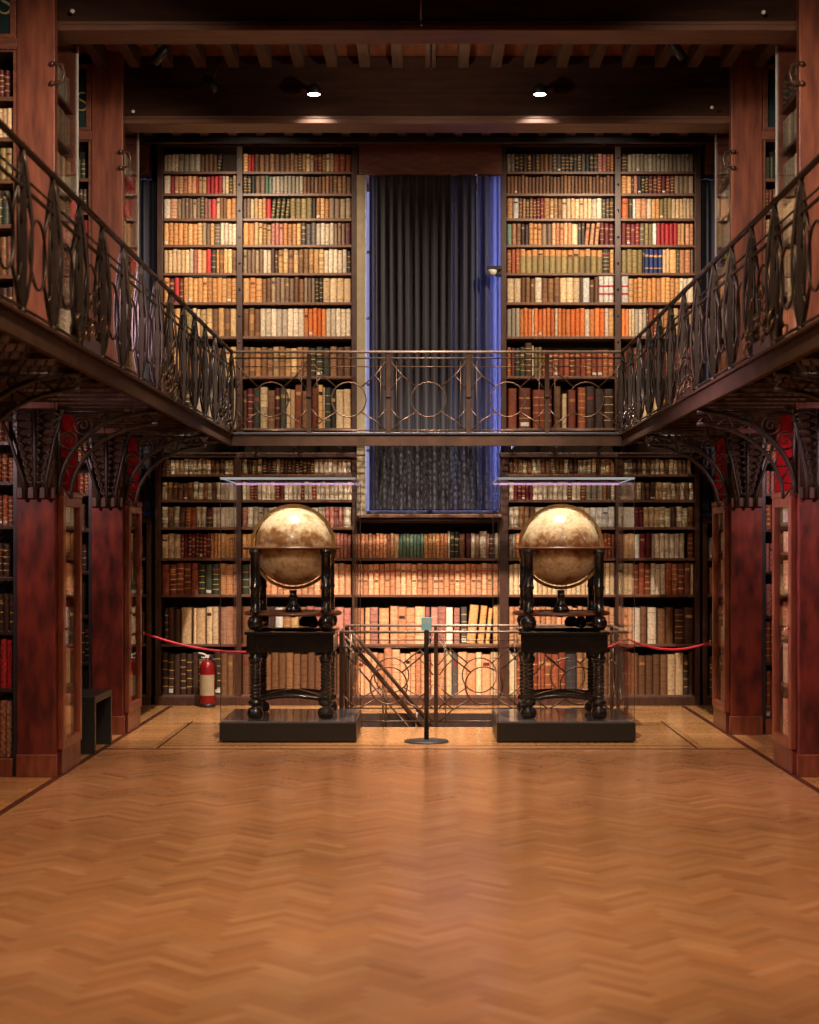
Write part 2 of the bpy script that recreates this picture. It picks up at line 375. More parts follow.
# stairwell shaft and steps
b = MB()
b.box((OX0, OY0, -2.6), (OX1, OY0+.02, -.004)); b.box((OX0, OY1-.02, -2.6), (OX1, OY1, -.004))
b.box((OX0, OY0, -2.6), (OX0+.018, OY1, -.005)); b.box((OX1-.02, OY0, -2.6), (OX1, OY1, -.005)); b.box((OX0, OY0, -2.64), (OX1, OY1, -2.6))
struct(b.build('wall_stairwell', M['backing']))
st = thing('staircase', (OX0, OY0, 0), 'steep wooden stairs going down through the floor opening behind the globe cases', 'staircase')
for i in range(10):
    b = MB(); x = OX0+.02+.17*i; z = -.2*(i+1)
    b.box((x, OY0+.06, z-.04), (x+.24, OY1-.06, z)); b.box((x+.22, OY0+.06, z-.2), (x+.24, OY1-.06, z-.04)); b.build('stair_step', M['shelf'], st)
for y in (OY0+.09, OY1-.10):
    b = MB(); b.tube([(-.74, y, .80), (-.66, y, .72), (1.1, y, -1.36)], .019, 8)
    b.tube([(-.74, y, .66), (1.0, y, -1.38)], .010, 6)
    b.tube([(-.74, y, 0), (-.74, y, .82)], .015, 6)
    for k in range(1, 5):
        x = -.70+.3*k; zz = .72-1.18*(x+.66); b.tube([(x, y, zz-.82), (x, y, zz)], .010, 6)
    b.build('stair_handrail', M['rod'], st)

# walls
WX = [(-0.70, 0.76), (-4.02, -2.86), (2.86, 4.02)]      # window openings
WZ0, WZ1 = 1.95, 5.46
b = MB()
xs = [-SIDE-.1, WX[1][0], WX[1][1], WX[0][0], WX[0][1], WX[2][0], WX[2][1], SIDE+.1]
for i in range(0, 8, 2): b.box((xs[i], 17.9, 0), (xs[i+1], 18.15, 6.6))
for (a, c) in WX: b.box((a, 17.9, 0), (c, 18.15, WZ0)); b.box((a, 17.9, WZ1), (c, 18.15, 6.6))
struct(b.build('wall_back', M['wall']))
b = MB(); b.box((-SIDE-.2, -1, -.1), (-SIDE, 10.5, 6.6)); b.box((-SIDE-.2, 11.8, -.1), (-SIDE, 18.15, 6.6))
b.box((-SIDE-.2, 10.5, -.1), (-SIDE, 11.8, 2.9)); b.box((-SIDE-.2, 10.5, 4.9), (-SIDE, 11.8, 6.6))
struct(b.build('wall_left', M['wall']))
struct(MB().box((SIDE, -1, -.1), (SIDE+.2, 18.15, 6.6)).build('wall_right', M['wall']))
struct(MB().box((-SIDE-.2, -1.2, -.1), (SIDE+.2, -1, 6.6)).build('wall_front', M['wall']))
def window(name, x0, x1, z0, z1, y):
    b = MB(); t = .06
    b.box((x0, y, z0), (x0+t, y+.06, z1)); b.box((x1-t, y, z0), (x1, y+.06, z1)); b.box((x0, y, z0), (x1, y+.06, z0+t)); b.box((x0, y, z1-t), (x1, y+.06, z1))
    xm = (x0+x1)/2; b.box((xm-.025, y, z0), (xm+.025, y+.06, z1))
    for k in range(1, 5): zz = z0+(z1-z0)*k/5; b.box((x0, y+.01, zz-.015), (x1, y+.05, zz+.015))
    o = struct(b.build(name, M['white'])); MB().box((x0+.02, y+.025, z0+.02), (x1-.02, y+.032, z1-.02)).build('window_glass', M['pane'], o)
window('window_1', *WX[0], WZ0, WZ1, 18.04); window('window_2', *WX[1], WZ0, WZ1, 18.04); window('window_3', *WX[2], WZ0, WZ1, 18.04)
b = MB(); b.box((-4.30, 10.5, 2.9), (-4.24, 10.56, 4.9)); b.box((-4.30, 11.74, 2.9), (-4.24, 11.8, 4.9)); b.box((-4.30, 10.5, 2.9), (-4.24, 11.8, 2.96)); b.box((-4.30, 10.5, 4.84), (-4.24, 11.8, 4.9)); b.box((-4.30, 11.13, 2.9), (-4.24, 11.17, 4.9))
wo = struct(b.build('window_4', M['white'])); MB().box((-4.275, 10.52, 2.92), (-4.268, 11.78, 4.88)).build('window_glass', M['pane'], wo)

# ceiling, joists, beams
struct(MB().box((-SIDE-.2, -1, TOP), (SIDE+.2, 18.15, TOP+.2)).build('ceiling', M['ceiling']))
jk = 0
for (ya, yb) in ((12.4, 14.78), (15.1, 17.9), (9.7, 12.1)):
    for k in range(-10, 11):
        x = .285*k+.03
        MBj = MB().box((x-.045, ya, 5.80), (x+.045, yb, TOP)); o = MBj.build('ceiling_joist', M['joist'])
        reg = {12.4: 'between the two big beams', 15.1: 'behind the far beam above the end wall', 9.7: 'in front of the near big beam'}[ya]
        tag(o, 'dark exposed ceiling joist %s' % reg, 'joist', 'ceiling joists '+reg)
def beam(d, label):
    t = thing('ceiling_beam', (0, d, 5.22), label, 'beam')
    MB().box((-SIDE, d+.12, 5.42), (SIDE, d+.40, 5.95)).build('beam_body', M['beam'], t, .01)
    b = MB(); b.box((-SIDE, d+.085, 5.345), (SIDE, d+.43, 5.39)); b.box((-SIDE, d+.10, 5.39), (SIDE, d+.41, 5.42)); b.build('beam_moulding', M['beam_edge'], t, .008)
    b = MB(); b.box((-SIDE, d+.105, 5.62), (SIDE, d+.12, 5.66)); b.build('beam_bead', M['beam'], t)
    return t
beam(12.12, 'nearer dark timber ceiling beam with a lighter moulded lower edge, crossing the top of the picture')
beam(14.82, 'farther dark timber ceiling beam lit by two small downlights above the globes')
beam(9.42, 'dark timber ceiling beam overhead in front of the nearer visible beam')

# panels of wood above window and bookcases, cornice, reveals
b = MB(); b.box((-.70, 17.42, 5.45), (.77, 17.9, 5.78)); struct(b.build('trim_2', M['panel'], None, .006))
b = MB(); b.box((-SIDE, 17.38, 5.80), (SIDE, 17.9, 6.0)); struct(b.build('trim_3', M['backing']))
for s, n in ((-1, 'trim_4'), (1, 'trim_5')):
    b = MB(); b.box((2.86*s, 17.45, 5.46), (4.1*s, 17.9, 5.80)); struct(b.build(n, M['panel']))
struct(MB().box((-.72, 17.46, 1.95), (-.635, 17.9, 5.45)).build('trim_6', M['stone']))
b = MB(); b.box((-.70, 17.40, 1.93), (.77, 17.95, 1.965)); struct(b.build('trim_7', M['shelf'], None, .004))
r = thing('ladder_rail', (0, 17.3, 5.76), 'dark steel ladder rail running above the top shelves of the end wall', 'rail')
MB().box((W(143, 17.3), 17.24, 5.73), (W(716, 17.3), 17.30, 5.79)).build('rail_bar', M['steel'], r, .006)
for k in range(7):
    x = -2.7+.9*k; MB().box((x-.02, 17.28, 5.74), (x+.02, 17.40, 5.80)).build('rail_bracket', M['iron'], r)

# ------------------------------------------------------------------ curtains
def curtain(name, x0, x1, z0, z1, y, label, edges=True, seed=3):
    rnd = random.Random(seed)
    t = thing(name, ((x0+x1)/2, y, z0), label, 'curtain')
    def strip(nm, a, c, mat, amp=.045, per=.085):
        n = max(6, int((c-a)/.007)); V = []; Fc = []; zz = [z0, z0+.02, z0+.9, z0+2.0, z1-.3, z1-.1, z1]
        ph = [rnd.uniform(0, 6) for _ in range(4)]
        for j, z in enumerate(zz):
            am = amp*(.45 if j == 6 else (.8 if j == 5 else 1))
            for i in range(n+1):
                x = a+(c-a)*i/n
                off = am*(math.sin(2*PI*x/per+ph[0]+.5*math.sin(5*x+ph[1])+.12*j)+.45*math.sin(2*PI*x/(per*2.7)+ph[2]))
                V.append((x, y+off, z))
        for j in range(len(zz)-1):
            for i in range(n):
                q = j*(n+1)+i; Fc.append((q, q+1, q+n+2, q+n+1))
        b = MB(); b.add(V, Fc, None, True); o = b.build(nm, mat, t)
        md = o.modifiers.new('thick', 'SOLIDIFY'); md.thickness = .004
        return o
    if edges:
        strip('curtain_edge', x1-.10, x1, M['curtain_thin'], .03, .06)
        strip('curtain_fold', x1-.24, x1-.10, M['curtain_mid'])
        strip('curtain_fold', x1-.50, x1-.24, M['curtain_dim'])
        strip('curtain_panel', x0+.07, x1-.50, M['curtain'])
        strip('curtain_fold', x0+.0, x0+.07, M['curtain_mid'], .03, .05)
    else:
        strip('curtain_panel', x0, x1, M['curtain_dim'])
    b = MB(); b.tube([(x0-.02, y, z1+.015), (x1+.02, y, z1+.015)], .012, 8); b.build('curtain_rod', M['steel'], t)
    return t
curtain('window_curtain', -.595, .755, 2.004, 5.470, 17.52, 'tall dark charcoal pleated curtain over the central window, glowing blue at its edges')
curtain('window_curtain', -4.15, -2.80, 2.0, 5.455, 17.72, 'dark blue curtain in the narrow window left of the end wall shelves', False, 7)
curtain('window_curtain', 2.80, 4.15, 1.985, 5.455, 17.72, 'dark curtain in the narrow window right of the end wall shelves', False, 9)

# ------------------------------------------------------------------ books
PAL = {
 'i': [(228,208,180),(236,218,192),(214,196,172)], 'c': [(226,192,148),(234,204,162),(212,178,134)],
 'g': [(168,156,138),(150,138,120),(184,172,150)], 'k': [(30,26,26),(44,38,36)],
 'D': [(70,64,62),(52,50,52),(92,84,80)], 'd': [(66,42,32),(52,34,28),(84,54,40)],
 'b': [(122,80,50),(140,96,62),(104,68,44)], 'r': [(140,68,42),(158,84,54),(120,56,38)],
 'm': [(104,26,36),(88,24,32),(122,34,42)], 'R': [(184,36,42),(170,30,38),(198,52,54)],
 'o': [(226,122,56),(214,108,48),(234,140,74)], 't': [(212,152,92),(222,168,108),(200,138,80)],
 'p': [(220,156,112),(228,170,128),(206,138,96)], 's': [(196,150,96),(160,112,70),(214,176,124),(140,96,62)],
 'y': [(146,126,78),(158,138,90),(134,114,70)], 'G': [(60,66,50),(48,56,44),(76,80,58)],
 'T': [(104,134,112),(118,142,120),(92,122,108)], 'B': [(34,52,120),(28,44,106)],
 'w': [(236,232,224),(226,222,214)], 'e': [(186,116,104),(172,104,94),(196,130,114)],
 'x': [(120,84,58),(72,50,40),(196,160,112),(150,106,70),(90,70,58),(206,186,148),(110,50,38)],
 'z': [(222,206,172),(142,98,62),(236,222,192),(104,72,52),(206,180,138)],
 'n': [(150,124,98),(126,100,80),(170,146,116)],
}
CN = {'i': 'ivory', 'c': 'cream', 'g': 'grey', 'k': 'black', 'D': 'charcoal', 'd': 'dark brown', 'b': 'brown', 'r': 'red-brown leather', 'm': 'maroon',
      'R': 'red', 'o': 'orange', 't': 'tan', 'p': 'peach', 's': 'mottled tan', 'y': 'olive', 'G': 'dark green', 'T': 'green', 'B': 'blue', 'w': 'white',
      'e': 'rose-brown', 'x': 'mixed brown', 'z': 'mottled cream', 'n': 'greyish tan', 'W': 'white red-banded', 'K': 'olive tan-topped', 'L': 'peach red-lettered'}
def xname(rgb):
    r_, g_, b_ = rgb
    if r_+g_+b_ > 520: return 'pale cream'
    if r_+g_+b_ > 400: return 'tan'
    if r_+g_+b_ < 190: return 'dark brown'
    return 'brown'
BOOKS = []
def add_book(org, u, n_in, x, w_, h, dep, code, lean, row, idx):
    """org: shelf origin; u: unit along the shelf; n_in: unit into the shelf"""
    rnd = random
    cd = {'W': 'w', 'K': 'y', 'L': 'p'}.get(code, code)
    base = rnd.choice(PAL[cd]); j = rnd.uniform(.88, 1.1)
    rgb = tuple(min(255, c*j) for c in base)
    BOOKS.append(dict(pos=Vector(org)+Vector(u)*(x+w_/2), u=Vector(u), n=Vector(n_in), w=w_, h=h, dep=dep, code=code, rgb=rgb, col=srgb(*rgb), lean=lean, row=row, idx=idx, seed=rnd.random()))
def book_parts(B):
    """returns (cover, pages, label) MBs in the book's own frame: x along the shelf, y into the shelf, z up"""
    w_, h, dp, c = B['w'], B['h'], B['dep'], B['col']; rnd = random.Random(B['seed']); code = B['code']
    t = min(.004, w_*.1); bulge = min(.010, w_*.22)
    hw = w_/2-.0008
    prof = [(-hw, dp), (-hw, .006), (-hw*.72, -bulge*.6), (-hw*.25, -bulge), (hw*.25, -bulge), (hw*.72, -bulge*.6), (hw, .006), (hw, dp)]
    bands = []
    gold = srgb(214, 170, 96); dark = tuple(q*.45 for q in c); lite = tuple(min(.9, q*1.45+.02) for q in c)
    if code in 'rbdmsxeptGDky' and rnd.random() < .85 or code in 'Lz':
        nb = rnd.choice((3, 4, 5)); bc = gold if (code in 'rdmGDkBx' and rnd.random() < .75) else (dark if rnd.random() < .7 else lite)
        bands = [((i+1)/(nb+1), .0038, bc) for i in range(nb)]
    if code == 'B': bands = [(.2, .006, gold), (.72, .01, gold)]
    if code == 'W': bands = [(.32, .010, srgb(190, 30, 45)), (.62, .010, srgb(190, 30, 45))]
    if code in 'oRicnTg' and rnd.random() < .5: bands = [(.12, .003, dark), (.86, .003, dark)]
    if code == 'K': bands = [(.70, .003, dark)]
    lv = [(0, None)]
    zs = [0.0]; cols = []
    for (fz, th, bc) in bands:
        z0 = h*fz-th; z1 = h*fz+th; zs += [z0, z1]; cols += [c, bc]
    zs.append(h); cols.append(c)
    if code == 'K': cols[-1] = srgb(206, 146, 90)
    if code == 'z' or code == 's':
        cols = [tuple(q*f_ for q in k) if k == c else k for k, f_ in [(k, rnd.uniform(.6, 1.25)) for k in cols]]  # uneven binding tones; z rows also carry painted dapples of light through the grating
    cover = MB(); V = []; n = len(prof)
    for k, z in enumerate(zs):
        ex = .0
        for (x, y) in prof: V.append((x, y, z))
    Fc = []; Cc = []
    for k in range(len(zs)-1):
        for i in range(n-1):
            q = k*n+i; Fc.append((q, q+1, q+n+1, q+n)); Cc.append(cols[k] if 1 <= i <= n-3 else c)
    # cap rims
    m0 = len(V); V += [(-hw+t, dp, h), (-hw+t, .010, h), (hw-t, .010, h), (hw-t, dp, h)]
    top = (len(zs)-1)*n
    Fc += [(top, top+1, m0+1, m0), (m0+3, m0+2, top+n-2, top+n-1)]; Cc += [c, c]
    Fc.append((top+1, top+2, top+3, top+4, top+5, top+6, m0+2, m0+1)); Cc.append(c)
    Fc.append((0, n-1, top+n-1, top)); Cc.append(c); Fc.append(tuple(range(n))[::-1]); Cc.append(c)
    cover.add(V, Fc, Cc)
    pages = MB(); pages.box((-hw+t, .008, .004), (hw-t, dp-.004, h-.005))
    lab = None
    if code not in 'Wzi' and (rnd.random() < (.5 if code in 'rdmGDkBx' else .12) or code == 'L'):
        if code == 'L': spec = [(.76, .035, srgb(186, 90, 74))]+([(.45, .03, srgb(96, 84, 64))] if rnd.random() < .6 else [])
        else:
            lc = rnd.choice([srgb(120, 30, 30), srgb(40, 30, 26), srgb(60, 30, 24)]) if sum(B['rgb']) > 320 else rnd.choice([srgb(190, 150, 96), srgb(176, 128, 70), srgb(140, 44, 38)])
            spec = [(rnd.choice((.72, .76, .80)), .04, lc)]
            if rnd.random() < .18: spec = [(.10, .05, srgb(226, 220, 206))]
        lab = MB(); e = bulge+.0012
        for fz, fh, lc in spec:
            z0 = h*(fz-fh); z1 = h*(fz+fh)
            lab.add([(-hw*.74, -bulge*.6-.001, z0), (-hw*.25, -e, z0), (hw*.25, -e, z0), (hw*.74, -bulge*.6-.001, z0),
                     (-hw*.74, -bulge*.6-.001, z1), (-hw*.25, -e, z1), (hw*.25, -e, z1), (hw*.74, -bulge*.6-.001, z1)],
                    [(0, 1, 5, 4), (1, 2, 6, 5), (2, 3, 7, 6)], [lc]*3)
    return cover, pages, lab
def book_matrix(B):
    u, n = B['u'], B['n']
    R = Matrix((u, n, Vector((0, 0, 1)))).transposed().to_4x4()
    a = B['lean']
    # leaning turns the book about its own foot
    L = Matrix.Translation((0, 0, abs(math.sin(a))*B['w']/2)) @ Matrix.Rotation(a, 4, 'Y')
    return Matrix.Translation(B['pos']) @ R @ L

def row_from_px(spec, px0, d, z, hpx, row, clear):
    """spec: 'endpx code width ...' words along one shelf of the end wall"""
    import re
    x = px0; idx = 0; S = d/F
    for word in spec.split():
        m_ = re.match(r'([\d.]+)([A-Za-z_])([\d.]*)(\^?)([\d.]*)(/*)', word)
        e, code, wd, up, hh, ln = m_.groups(); e = float(e); wd = float(wd) if wd else 5.0
        if code == '_': x = e; continue
        H = float(hh) if hh else hpx
        k = max(1, int(round((e-x)/wd))); st = (e-x)/k
        for q in range(k):
            idx += 1
            c = code
            jit = random.uniform(-.18, .18)*(1 if code in 'xznsg' else .3)
            h = min(clear, H*S*(1+random.uniform(-.05, .02)*(1.6 if code in 'xzdb' else .8)))
            lean = .10 if ln else 0
            wv = st*S*(0.97 if not ln else .80)
            add_book((W(0, d)+(x+q*st)*S+.0006, d-.0, z), (1, 0, 0), (0, 1, 0), 0, wv, h, min(.26, h*.62), c, lean, row, idx)
            if ln: BOOKS[-1]['pos'].x -= .006
        x = e
US = [171, 193, 218, 244.3, 272.5, 302, 336, 376, 428]
UH = [17.5, 17.5, 20, 21.5, 23.5, 24.5, 28, 29, 40]
LS = [474, 499.6, 527, 558, 594.5, 644, 695]
LH = [15, 17.5, 20, 24.5, 31, 37, 42]
ROWS = {
 'A': (163.5, [
  '178i4 200g5 217b4 222k4/ 236_', '170i5 174R4 196p4.4 198R3 206x4 222R4 225i3 236x3.4', '170i6 177p5 200n4 204G4^23 211e4 216R5 220c4 226b4 236t4.5',
  '202t4.6 210n4 214t4 220D5 236i4.4', '189c4.4 193i4 197e4 206p5 211R5 216G5 219t3 236s4.5', '169t5 174m5 179R5 183x4 236t4.8', '180t6 192y6 200c4 236s5.8', '236s6', '190G7 214i6 236c7']),
 'B': (243, [
  '248t5 254R4 290b5 334x4 351r5', '255k4 265n4 272T4 303g4 333b4 351x4', '250n4 258c4 266t4 271R4 290G5/ 312y5 316k4 329t5 351n5', '254t5.5 271x4 283e4 301t5 316D5 334i4.6 345n4 351m5',
  '263n4 271i4 278d4 324s5 347i5 351d4', '262t5.6 271b5 294n4.4 304b5 315n4 323k4 351c6.6', '260s5.4 304i5.2 326o4.4 351i4.6', '309s6.2 330G6.4 351b7^31', '247d4 253m6 260G7 275z8 280m5 286G6 295c4.6 302r7^45 309b7 312_ 318r6 323t5^43 325i3 331G6^42 336k5 351c7.5']),
 'C': (507, [
  '515g5 540d4.4 553b4 598D4 607e4.5 614r4', '614b3.6', '513t5 519w5 533x4 544m4 550t5 562s4 567c5 592c4.2 602i4 614D4', '512T5 521s4 529d5 542t5 552n4 572p4.4 578c5 585D4 600p5/ 614m5',
  '520r4.5 603K6 610k5 614t4', '521c6.5 535b5 542i7 560s5.4 580c6 583b3 590w7 599b5 614W5^28', '520g4.4 532o4.6 534i3 555o4.4 558i3 566o4 585o4.6 590i5 605o4.6 609i4 614t4', '515r5 525G5 532d6^33 534i3^31 542y5 614r5.6^26',
  '508_ 517r8 519_ 531r11 533_ 545r11 547_ 552m6 554_ 561b7^44 562_ 567c5^35 568_ 576r7 578_ 586r8^42 595d8^42 604d8^42 614d9^42']),
 'D': (622, [
  '628d5 694g4', '632t4 634k3 638e4 649k4 675m4 684n4 694n4', '629o5 633G4 636w4 647p5 652i4 660t4 672y4 680c4 694c4', '640m4.5 645D5 653y4 657w4 678R4 685t4 686_ 694p5', '643y5 645k3 663B5 670c4 677t5 680G4 691p4.4 694n3',
  '629W5^28 680t4.6 688i4 694i6', '629o4 635c4 647i4 649d3 659r5 694s5', '694r6', '630i7 660c6 694d7']),
 'a': (161.5, [
  '165z4 170d5 233z4.6', '167c5 193b5 203z4 220z4 233i5', '185z5.5 196r4.5 206i5 212d5 233i4.6', '180c5.5 210m4 221t4 233t4', '169r7 198r6.6 219G7.4 233t6.6', '164_ 168d4 180d6 181_ 191c10 193_ 196c4 205c8 206_ 212c6 218c6 219_ 233e6.2', '198d6.5 221d7 233b6']),
 'b': (242, [
  '262z4.6 276d4.4 280i4 314d3.6 351i4.4', '250i4.5 257m4 275i4 284m4 301i4 304m3 312i4 316m4 334i4.6 352i4.4', '247e5 253i6 268g5 318i5 325i6 343e4.6 351i8', '336t4.4 351e4', '249G7 252i3 351p6', '251b8 265r7 275d8 283w8 306s7 351e8', '351b7.4']),
 'm': (357.5, [
  '394p3.8 399c4 424T3.8 440t4 448p4 450i2.5^27 459G4.5^26 465b5 466_ 471m5 475i4 480n5 487i6^27 489e3 495D5 498i3', '498L5.35', '364p6 365_ 370p6 378e7 379_ 389p9 390_ 398p7 406p7 415p8 425p9 430e6 431_ 438e7 446e7 453i7 454_ 460e6 461_ 467D6 478t10^40/ 486t8^39/ 491t5^37/ 493_ 498t5^38',
  '371p6.5 384p6.2 392p8^47 400p8^46 426p5.4 431r5 446p7.4 452c6 458D6 476p8 482c6 491p7 498c5']),
 'c': (509, [
  '615z4.6', '514i4 533m4 568i5 572d4 581i4.6 586r5 603g6 615z4', '519i5 535b5 590i6 615w6.5', '516g4 590p5 604p5 615r4', '615c4.8', '615p5.4', '517c8 566r7.5 577D10 590b7 615b7']),
 'd': (624, [
  '692z4.4', '650z4.5 656d6 663c6.5 694z4.4', '635w8 644m4.4 660c5 694z5.4', '634c5 640w6 652m5.5 655i3 685i5 688_ 694r5', '633c4.4 651r5.6 666i4.8 691r5.6 694c4', '633p4.4 641i7 647b6 648_ 657i9 658_ 674b8 675_ 694d8', '668b7 684c7 694d6']),
}
RIGHT = {'A': 236, 'B': 351, 'C': 614, 'D': 694, 'a': 233, 'b': 351.5, 'm': 498, 'c': 615, 'd': 694}
ORD = ['top', 'second', 'third', 'fourth', 'fifth', 'sixth', 'seventh', 'eighth', 'lowest']
BAY = {'A': 'upper far-left bay', 'B': 'upper inner-left bay', 'C': 'upper inner-right bay', 'D': 'upper far-right bay',
       'a': 'lower far-left bay', 'b': 'lower inner-left bay', 'm': 'lower centre bay', 'c': 'lower inner-right bay', 'd': 'lower far-right bay'}
DB = BACK+.03
def shelf_z(py): return Z(py, BACK)
for key, (x0, rows) in ROWS.items():
    SH, HH = (US, UH) if key.isupper() else (LS, LH)
    off = 3 if key == 'm' else 0
    n = len(rows)
    for i, sp in enumerate(rows):
        si = i+off
        z = shelf_z(SH[si])
        ztop = shelf_z(SH[si-1])-.03 if si > 0 else z+.25
        if key == 'm' and i == 0: ztop = 1.86
        nm = 'lowest' if i == n-1 else ORD[i]
        row_from_px(sp, x0, BACK, z, HH[si], (BAY[key], nm), ztop-z-.006)
for B_ in BOOKS: B_['pos'].y = DB

# ------------------------------------------------------------------ bookcases
def bookcase(x0, x1, z0, z1, y, dep, shelves, uprights, label, parent_name='bookcase', base=0.0, dots=(), face=-1, pt=.05, cat='bookcase'):
    """case facing the camera; shelves = heights of shelf tops"""
    t = thing(parent_name, ((x0+x1)/2, y, z0), label, cat)
    MB().box((x0, y+dep-.02, z0), (x1, y+dep, z1)).build('back_panel', M['backing'], t)
    for i, (a, c) in enumerate(uprights):
        MB().box((a, y, z0), (c, y+dep-.02, z1)).build('upright', M['case'], t, .004)
    for a in dots:
        b = MB(); k = 0; zz = z0+.2
        while zz < z1-.1:
            b.lathe([(.0, -.004), (.012, -.004), (.012, .004), (0, .004)], n=8); m_ = Matrix.Translation((a, y-.006, zz)) @ Matrix.Rotation(PI/2, 4, 'X')
            for q in range(len(b.v)-32, len(b.v)): b.v[q] = tuple(m_ @ Vector(b.v[q]))
            zz += .27
        b.build('shelf_peg_row', M['iron_light'], t)
    for z in shelves:
        for i in range(len(uprights)-1):
            a = uprights[i][1]; c = uprights[i+1][0]
            MB().box((a, y+.012, z-.028), (c, y+dep-.02, z)).build('shelf', M['shelf'], t, .003)
    MB().box((x0, y-.02, z1-.05), (x1, y+dep, z1)).build('cornice', M['case'], t, .006)
    if base: MB().box((x0, y-.03, z0), (x1, y+dep-.02, z0+base)).build('plinth', M['case'], t, .006)
    return t
sx = lambda p: W(p, BACK)
up = [shelf_z(y) for y in US]; lo = [shelf_z(y) for y in LS]
GZ = 2.73      # gallery floor level
bookcase(sx(157), sx(358), GZ, 5.80, BACK, .38, up, [(sx(157), sx(163)), (sx(236.5), sx(242.5)), (sx(351.5), sx(358))], 'tall dark wood bookcase on the gallery left of the curtained window', dots=(sx(239.5),), parent_name='gallery_bookcase')
bookcase(sx(500.5), sx(701), GZ, 5.80, BACK, .38, up, [(sx(500.5), sx(506.5)), (sx(614.8), sx(621)), (sx(694.8), sx(701))], 'tall dark wood bookcase on the gallery right of the curtained window', dots=(sx(618),), parent_name='gallery_bookcase')
bookcase(sx(155), sx(357), 0, 2.60, BACK, .38, lo, [(sx(155), sx(161)), (sx(233.8), sx(241.3)), (sx(352), sx(357))], 'floor level dark wood bookcase behind the left globe case', base=.09)
bookcase(sx(499), sx(700), 0, 2.60, BACK, .38, lo, [(sx(499), sx(508.5)), (sx(615.5), sx(623.5)), (sx(694.8), sx(700))], 'floor level dark wood bookcase behind the right globe case', base=.09)
bookcase(sx(357.2), sx(498.8), 0, 1.93, BACK, .38, lo[3:], [(sx(357.2), sx(357.5)), (sx(498.2), sx(498.8))], 'low dark wood bookcase under the central curtained window', base=.09, parent_name='low_bookcase')
b = MB(); b.tube([(sx(357), BACK-.05, Z(519.5, BACK)), (sx(499), BACK-.05, Z(519.5, BACK))], .018, 8); b.build('front_rail', M['steel'])
tag(bpy.data.objects['front_rail'], 'thin dark metal rail along the window sill above the centre bookcase', 'rail'); bpy.data.objects['front_rail'].name = 'sill_rail'
for s, nm in ((-1, 'left'), (1, 'right')):
    a, c = sorted((2.84*s, 4.15*s))
    bookcase(a, c, 0, 1.93, BACK, .38, lo[3:], [(a, a+.05), (c-.05, c)], 'low dark bookcase under the narrow %s window beside the end wall shelves' % nm, base=.09, parent_name='low_bookcase')

def fill(org, u, n_in, length, h, codes, row, wmean=.045, dep=.2, lean_p=0.0):
    x = .01; idx = 0
    seg = codes
    while x < length-.03:
        k = random.randint(2, 7); c = random.choice(seg); hh = h*random.uniform(.86, 1.0); wm = wmean*random.uniform(.8, 1.25)
        for q in range(k):
            wv = wm*random.uniform(.92, 1.08)
            if x+wv > length: x = length; break
            idx += 1
            add_book(org, u, n_in, x, wv*.97, hh*random.uniform(.97, 1.0), dep, c, 0.0, row, idx); x += wv
for s, nm in ((-1, 'left'), (1, 'right')):
    a, c = sorted((2.90*s, 4.09*s))
    for i, z in enumerate(lo[3:]):
        cds = ['gc', 'rd', 'Dd', 'dk'][i]
        fill((a, DB, z), (1, 0, 0), (0, 1, 0), c-a, LH[3+i]*BACK/F*.95, cds, ('low bookcase beside the end wall, '+nm, ORD[i]), .05)

# ---- partitions: pillar + bookcase facing the camera + glazed end cabinet, upper and lower
PX0, PX1 = 2.65, 2.92
def mirror_box(s, a, b): return ((a[0]*s, a[1], a[2]), (b[0]*s, b[1], b[2]))
def wire_mesh(x0, x1, z0, z1, y, p=.045, r=.0016):
    b = MB(); k = x0-(z1-z0)
    while k < x1:
        for sgn in (1, -1):
            if sgn == 1: pa, pb = (k, z0), (k+(z1-z0), z1)
            else: pa, pb = (k, z1), (k+(z1-z0), z0)
            (ax, az), (bx, bz) = pa, pb
            if ax < x0: az += (bz-az)*(x0-ax)/(bx-ax); ax = x0
            if bx > x1: bz = az+(bz-az)*(x1-ax)/(bx-ax); bx = x1
            if bx-ax > .005: b.tube([(ax, y, az), (bx, y, bz)], r, 3)
        k += p
    return b
LOWZ = [Z(y, 12.15) for y in (441, 481, 525, 577, 631, 688, 757)]
LOWH = [.16, .20, .235, .27, .31, .355, .47]
UPZ = [2.80, 3.20, 3.58, 3.94, 4.26, 4.56, 4.85]
UPH = [.33, .31, .29, .26, .24, .22, .20]
UPZ_TOP = 5.20
SPECU = {(-1, 12.1): ['rb', 'dR', 'br', 'rG', 'Gy', 'nc', 'rm'], (-1, 14.8): ['RD', 'cR', 'dG', 'sb', 'R', 'xD', 'RG'],
         (1, 12.1): ['rb', 'dm', 'rb', 'rG', 'Gy', 'nc', 'rm'], (1, 14.8): ['rd', 'bn', 'cb', 'c', 'cp', 'r', 'yG']}
SPECL = {(-1, 12.1): ['r', 'r', 'r', 'd', 'd', 'R', 'p'], (-1, 14.8): ['r', 'r', 'b', 'd', 'd', 'k', 'k'],
         (1, 12.1): ['r', 'r', 'r', 'd', 'd', 'r', 'r'], (1, 14.8): ['p', 'e', 'r', 'e', 'e', 'r', 'r']}
